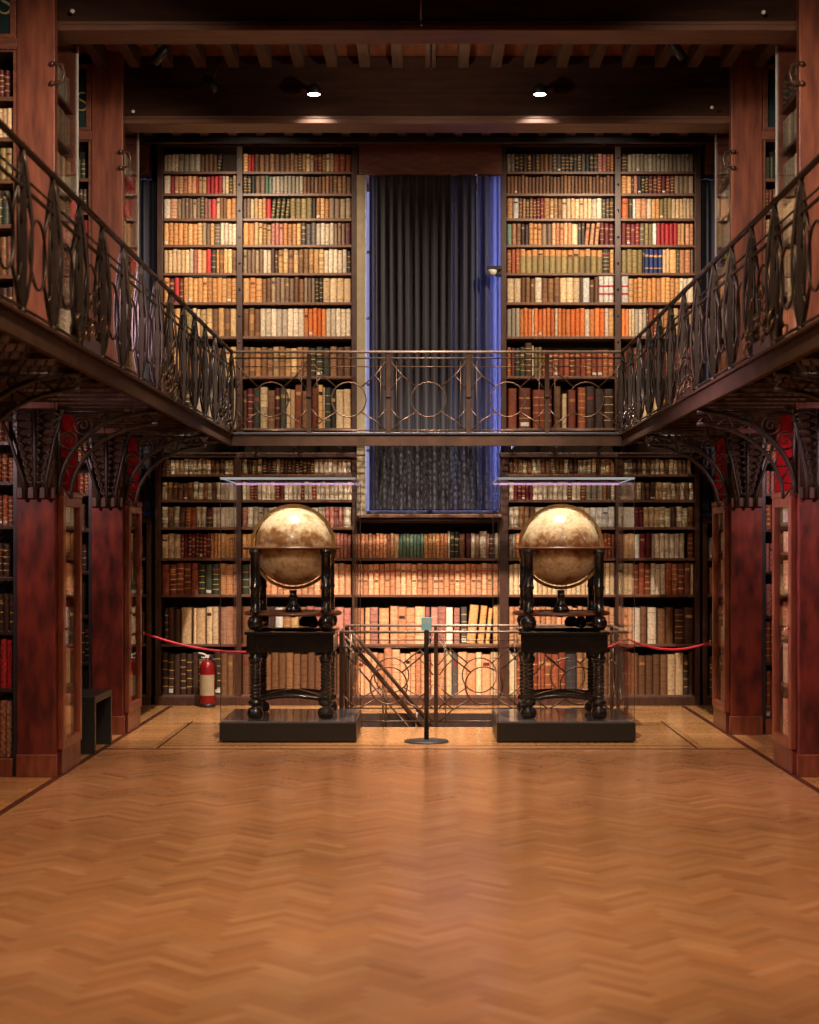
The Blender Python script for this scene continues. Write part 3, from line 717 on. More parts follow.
def partition(s, d, full=True):
    side = 'left' if s < 0 else 'right'; near = {9.4: 'nearest', 12.1: 'nearer', 14.8: 'farther'}[d]
    # pillar
    p = thing('timber_pillar', ((PX0+PX1)/2*s, d, 0), '%s reddish timber pillar on the %s side, rising past the gallery to the beam' % (near, side), 'pillar')
    MB().box((PX0*s, d, 0), (PX1*s, d+.10, 2.02)).build('lower_shaft', M['pillar_low'], p, .006)
    MB().box((PX0*s, d, 2.02), (PX1*s, d+.10, 2.62)).build('dark_block', M['beam'], p, .004)
    MB().box((PX0*s, d, 2.62), (PX1*s, d+.10, 5.94)).build('upper_shaft', M['pillar'], p, .006)
    MB().box(((PX0-.02)*s, d-.025, 0), ((PX1)*s, d, .16)).build('plinth', M['cabinet'], p, .006)
    MB().box(((PX0-.005)*s, d-.02, 1.98), ((PX1)*s, d, 2.06)).build('capital', M['case'], p, .006)
    b = MB(); xh = (PX0-.015)*s; z = 5.0
    b.tube([(xh+.05*s, d-.01, z+.07), (xh, d-.03, z+.07), (xh-.045*s, d-.03, z+.06), (xh-.06*s, d-.03, z), (xh-.045*s, d-.03, z-.06), (xh, d-.03, z-.07), (xh+.05*s, d-.01, z-.07)], .011, 6)
    for zz in (z+.07, z-.07): b.lathe([(0, -.02), (.02, -.012), (.024, 0), (.02, .012), (0, .02)], (xh+.03*s, d-.02, zz), 10)
    b.build('iron_handle', M['rod'], p)
    # iron corbel with scrolls on the pillar face
    b = MB()
    b.prism([(2.66*s, 2.04), (2.90*s, 2.04), (3.02*s, 2.60), (2.56*s, 2.60)], 1, d-.05, d-.025) if False else None
    for q, (xa, xb) in enumerate(((2.70, 2.58), (2.78, 2.78), (2.86, 3.04))):
        b.tube([(xa*s, d-.04, 1.98), (xa*s, d-.05, 2.1), ((xa*.5+xb*.5)*s, d-.06, 2.38), (xb*s, d-.06, 2.61)], .014, 6)
    for k in range(9):
        zz = 2.12+.055*k; wv = .05+.014*k
        for j in (-1, 1): b.tube([(x_, d-.05, z_) for (x_, _, z_) in arc((2.78+j*wv*.6)*s, zz, wv*.5, .03, 0, 2*PI, 9)], .006, 5, True)
    b.build('iron_corbel', M['iron'], p)
    if not full: return
    # lower bookcase facing camera
    xa, xb = sorted((PX1*s, 4.15*s)); lw = thing('alcove_bookcase', ((xa+xb)/2, d+.02, 0), 'floor level %s alcove bookcase behind wire mesh, beside the %s pillar' % (side, near), 'bookcase')
    MB().box((xa, d+.42, 0), (xb, d+.74, 2.60)).build('back_panel', M['backing'], lw)
    for (a, c) in ((PX1*s, (PX1+.03)*s), (4.12*s, 4.15*s)): MB().box((a, d+.02, 0), (c, d+.42, 2.60)).build('upright', M['steel'] if abs(a) < 3 else M['case'], lw)
    xi, xo = sorted(((PX1+.03)*s, 4.12*s))
    for z_ in LOWZ: MB().box((xi, d+.05, z_-.03), (xo, d+.42, z_)).build('shelf', M['case'], lw, .003)
    MB().box((xi, d-.01, 0), (xo, d+.05, .13)).build('plinth', M['cabinet'], lw, .005)
    wire_mesh(xi, xo, .13, 2.55, d+.035).build('wire_mesh', M['iron'], lw)
    for i, z_ in enumerate(LOWZ):
        fill((xi, d+.075, z_), (1, 0, 0), (0, 1, 0), xo-xi, LOWH[i], SPECL[(s, d)][i], ('%s alcove behind %s pillar' % (side, near), ORD[i]), .042)
    # upper bookcase facing camera
    uw = thing('alcove_bookcase', ((xa+xb)/2, d+.02, GZ), 'gallery level %s alcove bookcase under a green plaque, beside the %s pillar' % (side, near), 'bookcase')
    MB().box((xa, d+.42, GZ), (xb, d+.74, 5.24)).build('back_panel', M['backing'], uw)
    for (a, c) in ((PX1*s, (PX1+.03)*s), (4.12*s, 4.15*s)): MB().box((a, d+.02, GZ), (c, d+.42, 5.20)).build('upright', M['panel'], uw)
    for z_ in UPZ+[UPZ_TOP]: MB().box((xi, d+.03, z_-.03), (xo, d+.42, z_)).build('shelf', M['shelf'], uw, .003)
    MB().box((xa, d, 5.18), (xb, d+.42, 5.26)).build('cornice', M['panel'], uw, .005)
    for i, z_ in enumerate(UPZ):
        fill((xi, d+.06, z_), (1, 0, 0), (0, 1, 0), xo-xi, UPH[i], SPECU[(s, d)][i], ('upper %s alcove behind %s pillar' % (side, near), ORD[i]), .04)
    # plaque
    pq = thing('subject_plaque', ((PX1+.35)*s, d+.02, 5.26), 'dark green framed plaque above the upper %s bookcase at %s pillar%s' % (side, near, ', gold letter S' if s < 0 else ''), 'sign')
    x0p, x1p = sorted(((PX1+.05)*s, (PX1+1.0)*s))
    MB().box((x0p, d+.02, 5.27), (x1p, d+.06, 5.80)).build('plaque_board', M['plaque'], pq)
    b = MB(); b.box((x0p-.045, d, 5.26), (x0p, d+.05, 5.84)); b.box((x1p, d, 5.26), (x1p+.045, d+.05, 5.84)); b.box((x0p, d, 5.80), (x1p, d+.05, 5.84)); b.box((x0p, d, 5.26), (x1p, d+.05, 5.29)); b.build('plaque_frame', M['panel'], pq, .004)
    if s < 0:
        cx_ = -3.005; cz = 5.515; R_ = .042
        pts = [(cx_+a_*R_*1.05, d+.015, cz+b_*R_) for a_, b_ in ((.95, 1.25), (.85, 1.55), (.3, 1.85), (-.4, 1.8), (-.9, 1.35), (-.85, .75), (-.4, .3), (.2, 0), (.75, -.4), (.95, -.95), (.7, -1.5), (.1, -1.85), (-.55, -1.75), (-1.0, -1.35), (-1.05, -1.0))]
        b = MB(); b.tube(pts, .007, 6, taper=lambda q: .6+.9*math.sin(PI*q)); b.build('gold_letter', M['gold'], pq)
    # end cabinets facing the aisle
    for lvl in ('lower', 'upper'):
        z0, z1 = (.18, 2.00) if lvl == 'lower' else (GZ+.02, 5.42)
        look = 'glazed mahogany end cabinet' if lvl == 'lower' else 'glass fronted end cabinet'
        nm = 'glazed_cabinet'
        c = thing(nm, (2.78*s, d+.5, z0), '%s facing the aisle at the %s %s pillar, %s' % (look, near, side, 'floor level' if lvl == 'lower' else 'above the gallery'), 'cabinet')
        ya, yb = d+.105, d+.74
        MB().box(((PX1-.0)*s, ya, z0 if lvl == 'upper' else 0), ((PX1-.02)*s, yb, z1)).build('back_panel', M['backing'], c)
        MB().box((PX0*s, yb-.03, z0), ((PX1-.02)*s, yb, z1)).build('side_panel', M['cabinet'], c)
        MB().box((PX0*s, ya, z1-.03), ((PX1-.02)*s, yb-.03, z1)).build('top_panel', M['cabinet'], c)
        if lvl == 'lower': MB().box(((PX0-.03)*s, ya, 0), ((PX1-.02)*s, yb+.02, z0)).build('plinth', M['pillar_low'], c, .006)
        shz = [z0+.03, .62, 1.0, 1.32, 1.60, 1.82] if lvl == 'lower' else [GZ+.05, 3.15, 3.55, 3.92, 4.26, 4.60, 4.92]
        hz = [.34, .30, .26, .22, .17, .13] if lvl == 'lower' else [.33, .32, .30, .27, .27, .25, .24]
        for i, z_ in enumerate(shz):
            MB().box(((PX0+.015)*s, ya, z_-.025), ((PX1-.02)*s, yb-.03, z_)).build('shelf', M['shelf'], c)
            pal = (['p', 'c', 'r', 't', 'c', 'i'] if lvl == 'lower' else (['G', 'd', 'm', 'bD', 'nc', 'nG', 'g'] if s < 0 else ['b', 'n', 'yn', 'c', 'gi', 'giR', 'D']))[i]
            if s > 0: fill(((PX0+.035), yb-.04, z_), (0, -1, 0), (1, 0, 0), yb-ya-.06, hz[i], pal, ('%s end cabinet at %s %s pillar' % (lvl, near, side), ORD[i]), .04, .17)
            else: fill((-(PX0+.035), ya+.01, z_), (0, 1, 0), (-1, 0, 0), yb-ya-.06, hz[i], pal, ('%s end cabinet at %s %s pillar' % (lvl, near, side), ORD[i]), .04, .17)
        if lvl == 'lower':
            fr = thing('glass_door', (PX0*s, ya, z0), '', ''); del fr['label']; del fr['category']; fr.parent = c; fr.matrix_parent_inverse = Matrix.Translation(-c.location)
            xo1, xo2 = (PX0-.045)*s, PX0*s; b = MB(); t_ = .07
            b.box((xo1, ya-.02, z0), (xo2, ya+t_, z1)); b.box((xo1, yb-t_, z0), (xo2, yb, z1)); b.box((xo1, ya+t_, z0), (xo2, yb-t_, z0+t_)); b.box((xo1, ya+t_, z1-t_), (xo2, yb-t_, z1))
            b.build('door_frame', M['cabinet'], fr, .008)
            MB().box(((PX0-.022)*s, ya+t_, z0+t_), ((PX0-.018)*s, yb-t_, z1-t_)).build('door_glass', M['glass'], fr)
            b = MB(); b.lathe([(0, -.012), (.012, -.008), (.014, 0), (.012, .008), (0, .012)], ((PX0-.055)*s, ya+.03, 1.05), 8); b.build('door_knob', M['brass'], fr)
            MB().box(((PX0-.05)*s, ya-.02, z1), ((PX0+.02)*s, yb, z1+.04)).build('cornice', M['cabinet'], c, .006)
        else:
            MB().box(((PX0-.012)*s, ya, z0), ((PX0-.006)*s, yb, z1)).build('glass_pane', M['glass'], c)
            MB().box(((PX0-.016)*s, yb, z0), ((PX0-.002)*s, yb+.014, z1)).build('glass_edge', M['white'], c)
            MB().box((PX0*s, ya, z1), (PX1*s, yb, z1+.05)).build('cornice', M['beam'], c)
    o = MB(); o.prism([(d+.13, 2.045), (d+.70, 2.045), (d+.70, 2.55), (d+.50, 2.60), (d+.13, 2.60)], 0, (PX0-.025)*s, (PX0-.01)*s)
    ob = o.build('red_panel', M['red'], None, .003); tag(ob, 'plain red panel above the glazed cabinet of the %s %s pillar, below the gallery' % (near, side), 'panel')
for s in (-1, 1):
    for d in (12.1, 14.8): partition(s, d)
    partition(s, 9.4, False)

# ------------------------------------------------------------------ build the books
def vis(B):
    dd = B['pos'].y
    face = abs(B['n'].dot((B['pos']-Vector((0, 0, EYE))).normalized()))
    px = CX+B['pos'].x/dd*F; pz = CY-(B['pos'].z+B['h']/2-EYE)/dd*F
    a = B['w']*B['h']*(F/dd)**2*face
    if px < 2 or px > 817 or pz < 0: a = 0
    if dd < 17 and abs(B['pos'].x) > 2.92:
        # hidden behind pillar or beyond frame
        lim = {12: 3.06, 14: 3.10}.get(int(dd), 9)
        if abs(B['pos'].x) > lim: a = 0
        a *= .5
    if dd > 17 and abs(B['pos'].x) > 2.80: a *= .3
    return a
BOOKS.sort(key=vis, reverse=True)
indiv = BOOKS[:300]; rest = BOOKS[300:]
def ordw(n):
    L = ['', 'first', 'second', 'third', 'fourth', 'fifth', 'sixth', 'seventh', 'eighth', 'ninth', 'tenth', 'eleventh', 'twelfth', 'thirteenth', 'fourteenth', 'fifteenth', 'sixteenth', 'seventeenth', 'eighteenth', 'nineteenth', 'twentieth']
    if n <= 20: return L[n]
    return {2: 'twenty-', 3: 'thirty-', 4: 'forty-'}[n//10]+L[n % 10] if n % 10 else {3: 'thirtieth', 4: 'fortieth'}[n//10]
for B_ in indiv:
    cover, pages, lab = book_parts(B_)
    o = cover.build('book', M['book'])
    o.matrix_world = book_matrix(B_)
    bay, sh = B_['row']
    cn = xname(B_['rgb']) if B_['code'] in 'xz' else CN[B_['code']]
    if B_['lean']: cn = 'leaning '+cn
    tag(o, '%s book, %s from left on the %s shelf, %s' % (cn, ordw(B_['idx']), sh, bay), 'book', 'old books, %s shelf of the %s' % (sh, bay))
    q = pages.build('page_block', M['pages'], o, at=(0, 0, 0))
    if lab: lab.build('spine_label', M['book'], o, at=(0, 0, 0))
mass = MB(); PC = (0.42, 0.33, 0.21)
for B_ in rest:
    cover, pages, lab = book_parts(B_); m_ = book_matrix(B_)
    pages.c = [PC]*len(pages.f)
    for part in (cover, pages, lab):
        if part is None: continue
        part.xf(m_); mass.add(part.v, part.f, part.c)
o = mass.build('book_rows', M['book']); o['kind'] = 'stuff'; tag(o, 'remaining rows of smaller old books filling the other shelves of the library', 'books')
print('BOOKS', len(BOOKS))
b = MB(); b.box((0, 0, 0), (.39, .2, .012)); b.box((0, 0, .012), (.012, .2, .016)); b.build('flat_book', M['steel'], None, .002, at=(sx(188), DB, shelf_z(302)+.262))
tag(bpy.data.objects['flat_book'], 'thin dark book lying flat on top of tan books, sixth shelf, upper far-left bay', 'book')

# ------------------------------------------------------------------ galleries
GX = 1.91; GB = 16.60
def grating(b, x0, x1, y0, y1, z, px, py):
    x = x0
    while x < x1: b.box((x, y0, z+.018), (x+.007, y1, z+.028)); x += px
    y = y0
    while y < y1: b.box((x0, y, z+.02), (x1, y+.009, z+.028)); y += py
for s, nm in ((-1, 'left'), (1, 'right')):
    g = thing('gallery_walkway', (GX*s, 10, 2.6), 'dark raised gallery walkway along the %s side bookcases' % nm, 'walkway')
    MB().box((GX*s, 5.0, 2.617), ((GX+.035)*s, GB+.03, 2.735)).build('fascia', M['fascia'], g, .004)
    MB().box(((GX-.02)*s, 5.0, 2.725), ((GX+.06)*s, GB, 2.745)).build('fascia_lip', M['fascia'], g, .003)
    a, c = sorted(((GX+.04)*s, 2.60*s)); b = MB(); grating(b, a, c, 5.0, BACK-.03, 2.70, .055, .055); b.build('floor_grating', M['iron'], g)
    a, c = sorted((2.60*s, 4.15*s))
    b = MB()
    for (y0, y1) in ((5, 9.32), (9.52, 12.02), (12.85, 14.72), (15.56, 17.48)): b.box((a, y0, 2.66), (c, y1, 2.73))
    b.box(sorted((2.60*s, 2.64*s))[0:1][0:1] and (a, 5, 2.62) or (a, 5, 2.62), (a+.04 if s > 0 else a+.04, 5.01, 2.66))
    b.build('floor_boards', M['beam'], g)
    b = MB(); y = 5.2
    while y < 16.5: b.box(((GX+.036)*s, y, 2.63), (2.60*s, y+.04, 2.70)); y += .34
    b.build('floor_joists', M['beam'], g)
    for d, lab in ((9.4, 'nearest'), (12.1, 'nearer'), (14.8, 'farther')):
        k = thing('arched_bracket', (PX0*s, d+.05, 2.0), 'arched iron bracket with scrollwork under the %s gallery, at the %s pillar' % (nm, lab), 'bracket')
        b = MB(); y = d+.05
        x0, x1 = (PX0-.02), GX+.02
        oa = [(s*(x1+(x0-x1)*math.cos(t)), y, 2.02+.585*math.sin(t)) for t in [PI/2*i/14 for i in range(15)]]
        ia = [(s*(x1+(x0-x1-.085)*math.cos(t)), y, 1.98+.535*math.sin(t)) for t in [PI/2*i/14 for i in range(15)]]
        b.tube(oa, .019, 8); b.build('arch_rib', M['iron'], k)
        b = MB(); b.tube(ia, .014, 8); b.build('arch_rib', M['iron'], k)
        b = MB()
        for i in range(0, 14): b.tube([oa[i], ia[i+1]] if i % 2 else [ia[i], oa[i+1]], .006, 5)
        b.build('arch_lattice', M['iron'], k)
        b = MB()
        for i in range(5):
            t = PI/2*(.22+.15*i); px_ = x1+(x0-x1)*math.cos(t); pz_ = 2.02+.585*math.sin(t); 
            # spandrel rings between arch and walkway
            rr = max(.018, min(.09, (2.60-pz_)*.42, (x0-px_)*.45+.01)); cxx = px_+rr*.75; czz = pz_+rr*.9
            b.tube([(s*x_, y, z_) for (x_, _, z_) in arc(cxx, czz, rr, rr, 0, 2*PI, 14)], .008, 5, True)
            b.tube([(s*(cxx+rr*.7*math.cos(a_)*(1-a_/9)), y, czz+rr*.7*math.sin(a_)*(1-a_/9)) for a_ in [j*.5 for j in range(15)]], .006, 5)
        b.tube([(s*(x0), y, 2.02), (s*x0, y, 2.62)], .014, 6); b.tube([(s*x0, y, 2.60), (s*x1, y, 2.60)], .014, 6)
        b.build('scrollwork', M['iron'], k)
# back gallery
g = thing('gallery_walkway', (0, GB, 2.6), 'dark gallery walkway bridging in front of the central curtain', 'walkway')
MB().box((-GX, GB, 2.617), (GX, GB+.035, 2.735)).build('fascia', M['fascia'], g, .004)
MB().box((-GX, GB-.015, 2.728), (GX, GB+.07, 2.75)).build('fascia_lip', M['steel'], g, .003)
b = MB(); grating(b, -GX+.03, GX-.03, GB+.04, BACK-.03, 2.70, .055, .055); b.build('floor_grating', M['iron'], g)
b = MB()
for k in range(9): x = -1.76+.44*k; b.box((x-.015, GB+.036, 2.63), (x+.015, BACK-.03, 2.70))
b.build('cross_bars', M['iron'], g)

def panel_iron(L, H, r=.0085):
    """scroll panel in local x (0..L), z (0..H): ring with four arms reaching the corners"""
    b = MB(); cx_, cz = L/2, H*.43; R_ = min(.17, L*.27)
    b.tube(arc(cx_, cz, R_, R_, 0, 2*PI, 20)[:-1], r, 6, True)
    for sx_ in (-1, 1):
        for sz in (-1, 1):
            p0 = (cx_+sx_*R_*.72, 0, cz+sz*R_*.72); p3 = (cx_+sx_*L*.47, 0, H*.93 if sz > 0 else H*.02)
            mid = (p0[0]*.45+p3[0]*.55, 0, p0[2]*.55+p3[2]*.45)
            b.tube([p0, mid, p3], r, 6)
            fk = (cx_+sx_*(L*.47), 0, cz+sz*(R_*.55)); b.tube([mid, ((mid[0]+fk[0])/2, 0, (mid[2]+fk[2])/2+sz*.01), fk], r*.8, 5)
    for sx_ in (-1, 1): b.tube([(cx_+sx_*L*.40, 0, 0), (cx_+sx_*L*.40, 0, H*.93)], r*.6, 5)
    b.tube([(0, 0, 0.02), (L, 0, 0.02)], r, 6); b.tube([(0, 0, H*.86), (L, 0, H*.86)], r*.8, 6)
    return b
def spear_post(H, wv=.052, th=.020):
    b = MB(); pr = [(.0, .012), (.06, .014), (.10, .02), (.35, wv/2), (.55, wv/2*.9), (.80, .014), (.95, .008), (1.0, .010)]
    for (f0, w0), (f1, w1) in zip(pr[:-1], pr[1:]):
        z0, z1 = f0*H, f1*H
        b.add([(-w0, -th/2, z0), (w0, -th/2, z0), (w0, th/2, z0), (-w0, th/2, z0), (-w1, -th/2, z1), (w1, -th/2, z1), (w1, th/2, z1), (-w1, th/2, z1)],
              [(0, 1, 5, 4), (1, 2, 6, 5), (2, 3, 7, 6), (3, 0, 4, 7)])
    for sg in (-1, 1):
        b.tube([(sg*(.006+.046*math.sin(PI*min(1, q/12*1.0))**.8*(1.15-.5*q/12)), 0, H*(.02+.95*q/12)) for q in range(13)], .0085, 5)
    b.lathe([(0, H-.03), (.018, H-.015), (.02, H), (.014, H+.018), (0, H+.024)], n=8)
    b.lathe([(.022, 0), (.022, .02), (.014, .03)], n=8)
    return b
RH = 3.535-2.74
def ornament(cx_, cy, z0, seed, ly=.55, h=.34):
    rnd = random.Random(seed); b = MB(); b.box((cx_-.012, cy-ly/2, z0), (cx_+.012, cy+ly/2, z0+.09))
    for i in range(34):
        y = cy+rnd.uniform(-.5, .5)*ly; f = 1-abs(y-cy)/(ly*.55); z = z0+rnd.uniform(.02, .12+h*f*.8); x = cx_+rnd.uniform(-.05, .05)
        R_ = rnd.uniform(.025, .07); a0 = rnd.uniform(0, 6); dirx = rnd.uniform(-.6, .6); n = 12
        pts = []
        for k in range(n):
            a_ = a0+k*.5; rr = R_*(1-k/n*.8)
            pts.append((x+rr*math.cos(a_)*dirx+rr*math.sin(a_)*.3, y+rr*math.cos(a_)*.9, z+rr*math.sin(a_)))
        b.tube(pts, .009, 5, taper=lambda q: 1.0-.7*q)
    return b
for s, nm in ((-1, 'left'), (1, 'right')):
    t = thing('gallery_railing', (GX*s, 11, 2.74), 'ornate dark wrought iron railing along the %s side gallery' % nm, 'railing')
    ys = [GB-.66*k for k in range(18)]
    for i, y in enumerate(ys):
        b = spear_post(RH); b.xf(Matrix.Translation((GX*s, y, 2.74))); b.build('post', M['iron'], t)
        if i < len(ys)-1:
            b = panel_iron(.66, RH-.05, .008); b.xf(Matrix.Translation((GX*s, y, 2.75)) @ Matrix.Rotation(-PI/2, 4, 'Z')); b.build('scroll_panel', M['iron'], t)
    b = MB(); b.tube([(GX*s, GB, 3.535), (GX*s, ys[-1], 3.535)], .017, 8); b.build('handrail', M['iron'], t)
    b = MB(); b.tube([(GX*s, GB, 3.34), (GX*s, ys[-1], 3.34)], .010, 6); b.build('middle_rail', M['iron'], t)
    for k, cy in enumerate((15.95, 12.5, 9.6)):
        b = ornament(GX*s, cy, 2.73, 5*k+(1 if s > 0 else 2), .75 if k == 0 else .6, .4); b.build('leaf_ornament', M['iron_light'] if k == 0 else M['rod'], t)
t = thing('gallery_railing', (0, GB, 2.74), 'thin wrought iron railing with rings crossing in front of the central curtain', 'railing')
xs = [W(p, GB) for p in (233, 309, 388.5, 468.5, 547, 625)]
for i, x in enumerate(xs):
    if 0 < i < 5:
        b = MB(); b.box((-.022, -.015, 0), (.022, .015, RH-.02)); b.lathe([(0, RH*.42), (.03, RH*.44), (.03, RH*.46), (0, RH*.48)], n=8); b.xf(Matrix.Translation((x, GB, 2.74))); b.build('post', M['fascia'], t)
    if i < 5:
        b = panel_iron(xs[i+1]-x, RH-.05, .0075); b.xf(Matrix.Translation((x, GB, 2.75))); b.build('scroll_panel', M['rod'], t)
b = MB(); b.tube([(xs[0], GB, 3.535), (xs[-1], GB, 3.535)], .014, 8); b.build('handrail', M['rail_light'], t)
b = MB(); b.tube([(xs[0], GB, 3.475), (xs[-1], GB, 3.475)], .009, 6); b.build('middle_rail', M['rod'], t)

# stairwell railings
def well_rail(p0, p1, label, n, hid=()):
    p0 = Vector(p0); p1 = Vector(p1); L = (p1-p0).length; a = math.atan2(p1.y-p0.y, p1.x-p0.x)
    t = thing('stairwell_railing', p0, label, 'railing'); H = .86
    mt = Matrix.Translation(p0) @ Matrix.Rotation(a, 4, 'Z'); seg = L/n
    for i in range(n+1):
        b = MB(); b.box((seg*i-.016, -.012, 0), (seg*i+.016, .012, H)); b.xf(mt); b.build('post', M['fascia'], t)
        if i < n: b = panel_iron(seg, H-.06, .0075); b.xf(mt @ Matrix.Translation((seg*i, 0, .03))); b.build('scroll_panel', M['rod'], t)
    b = MB(); b.tube([(0, 0, H), (L, 0, H)], .013, 8); b.xf(mt); b.build('handrail', M['rail_light'], t)
well_rail((OX0+.02, OY0+.03, 0), (OX1-.02, OY0+.03, 0), 'thin bronze railing with rings on the near side of the stair opening', 3)
well_rail((OX0+.02, OY1-.03, 0), (OX1-.02, OY1-.03, 0), 'thin bronze railing with rings on the far side of the stair opening', 3)
well_rail((OX1-.02, OY0+.08, 0), (OX1-.02, OY1-.08, 0), 'short railing at the right end of the stair opening behind the right globe case', 2)
for o_ in list(COL.objects): pass
t = thing('stairwell_railing', (OX0, OY0+.5, 0), 'short open railing at the left end of the stair opening, near the left globe case', 'railing')
for y in (OY0+.12, OY0+.3, OY1-.12): b = MB(); b.box((OX0+.0, y-.015, 0), (OX0+.03, y+.015, .86)); b.build('post', M['fascia'], t)
b = MB(); b.tube([(OX0+.015, OY0+.08, .86), (OX0+.015, OY0+.45, .86)], .013, 8); b.tube([(OX0+.015, OY1-.25, .86), (OX0+.015, OY1-.08, .86)], .013, 8); b.build('handrail', M['rod'], t)

# ------------------------------------------------------------------ globe cases
def globe_case(x0, x1, side):
    y0, y1 = 14.18, 15.31; zt = Z(478, y0)
    c = thing('display_case', ((x0+x1)/2, y0, 0), 'tall glass display case on a black plinth enclosing the %s globe' % side, 'display case')
    MB().box((x0, y0, .012), (x1, y1, .168)).build('plinth', M['plinth'], c, .004)
    MB().box((x0+.01, y0+.01, .168), (x1-.01, y1-.01, .176)).build('plinth_top', M['plinth_top'], c)
    MB().box((x0+.02, y0+.02, 0), (x1-.02, y1-.02, .012)).build('plinth_foot', M['plinth'], c)
    g = .010
    for nm, a, b_ in (('front', (x0+.012, y0+.012, .176), (x1-.012, y0+.012+g, zt-g)), ('back', (x0+.012, y1-.012-g, .176), (x1-.012, y1-.012, zt-g)),
                     ('l', (x0+.012, y0+.022, .176), (x0+.012+g, y1-.022, zt-g)), ('r', (x1-.012-g, y0+.022, .176), (x1-.012, y1-.022, zt-g)), ('t', (x0+.012, y0+.012, zt-g), (x1-.012, y1-.012, zt))):
        MB().box(a, b_).build('glass_lid' if nm == 't' else 'glass_pane', M['glass_thin'] if nm == 't' else M['glass'], c)
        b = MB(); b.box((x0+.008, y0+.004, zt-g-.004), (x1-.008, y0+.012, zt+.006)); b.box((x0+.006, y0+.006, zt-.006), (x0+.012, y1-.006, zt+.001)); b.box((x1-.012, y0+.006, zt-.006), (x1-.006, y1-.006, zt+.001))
    MB().box((x0+.008, y1-.012, zt-g-.010), (x1-.008, y1-.004, zt-.001)).build('lid_back_edge', M['edge_reflect_violet'], c)
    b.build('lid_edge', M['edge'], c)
    b = MB()
    for xx in (x0+.007, x1-.012):
        for yy in (y0+.007, y1-.012): MB().box((xx, yy, .176), (xx+.005, yy+.005, zt-g)).build('corner_seam', M['iron_light'], c)
def lathe_leg(x, y, z0, z1, r, parent, name='leg'):
    H = z1-z0; b = MB()
    pr = [(.0, .0), (r*1.15, .004), (r*1.5, .03), (r*1.55, .05), (r*1.3, .085), (r*.6, .10), (r*.7, .105)]
    b.lathe([(q[0], z0+q[1]) for q in pr], (x, y, 0), 18)
    b.build('bun_foot', M['lacquer'], parent)
    b = MB(); pr = [(r*.7, .105), (r*1.3, .115), (r*1.35, .145), (r*.8, .16), (r*.75, .17)]
    z = .17; k = 0
    while z < H-.10:
        pr += [(r*.80, z), (r*1.0, z+.008), (r*1.0, z+.022), (r*.80, z+.03)]; z += .032
    pr += [(r*1.2, H-.08), (r*1.25, H-.04), (r*.9, H-.03), (r*1.2, H)]
    b.lathe([(q[0], z0+q[1]) for q in pr], (x, y, 0), 18); b.build(name, M['lacquer'], parent)
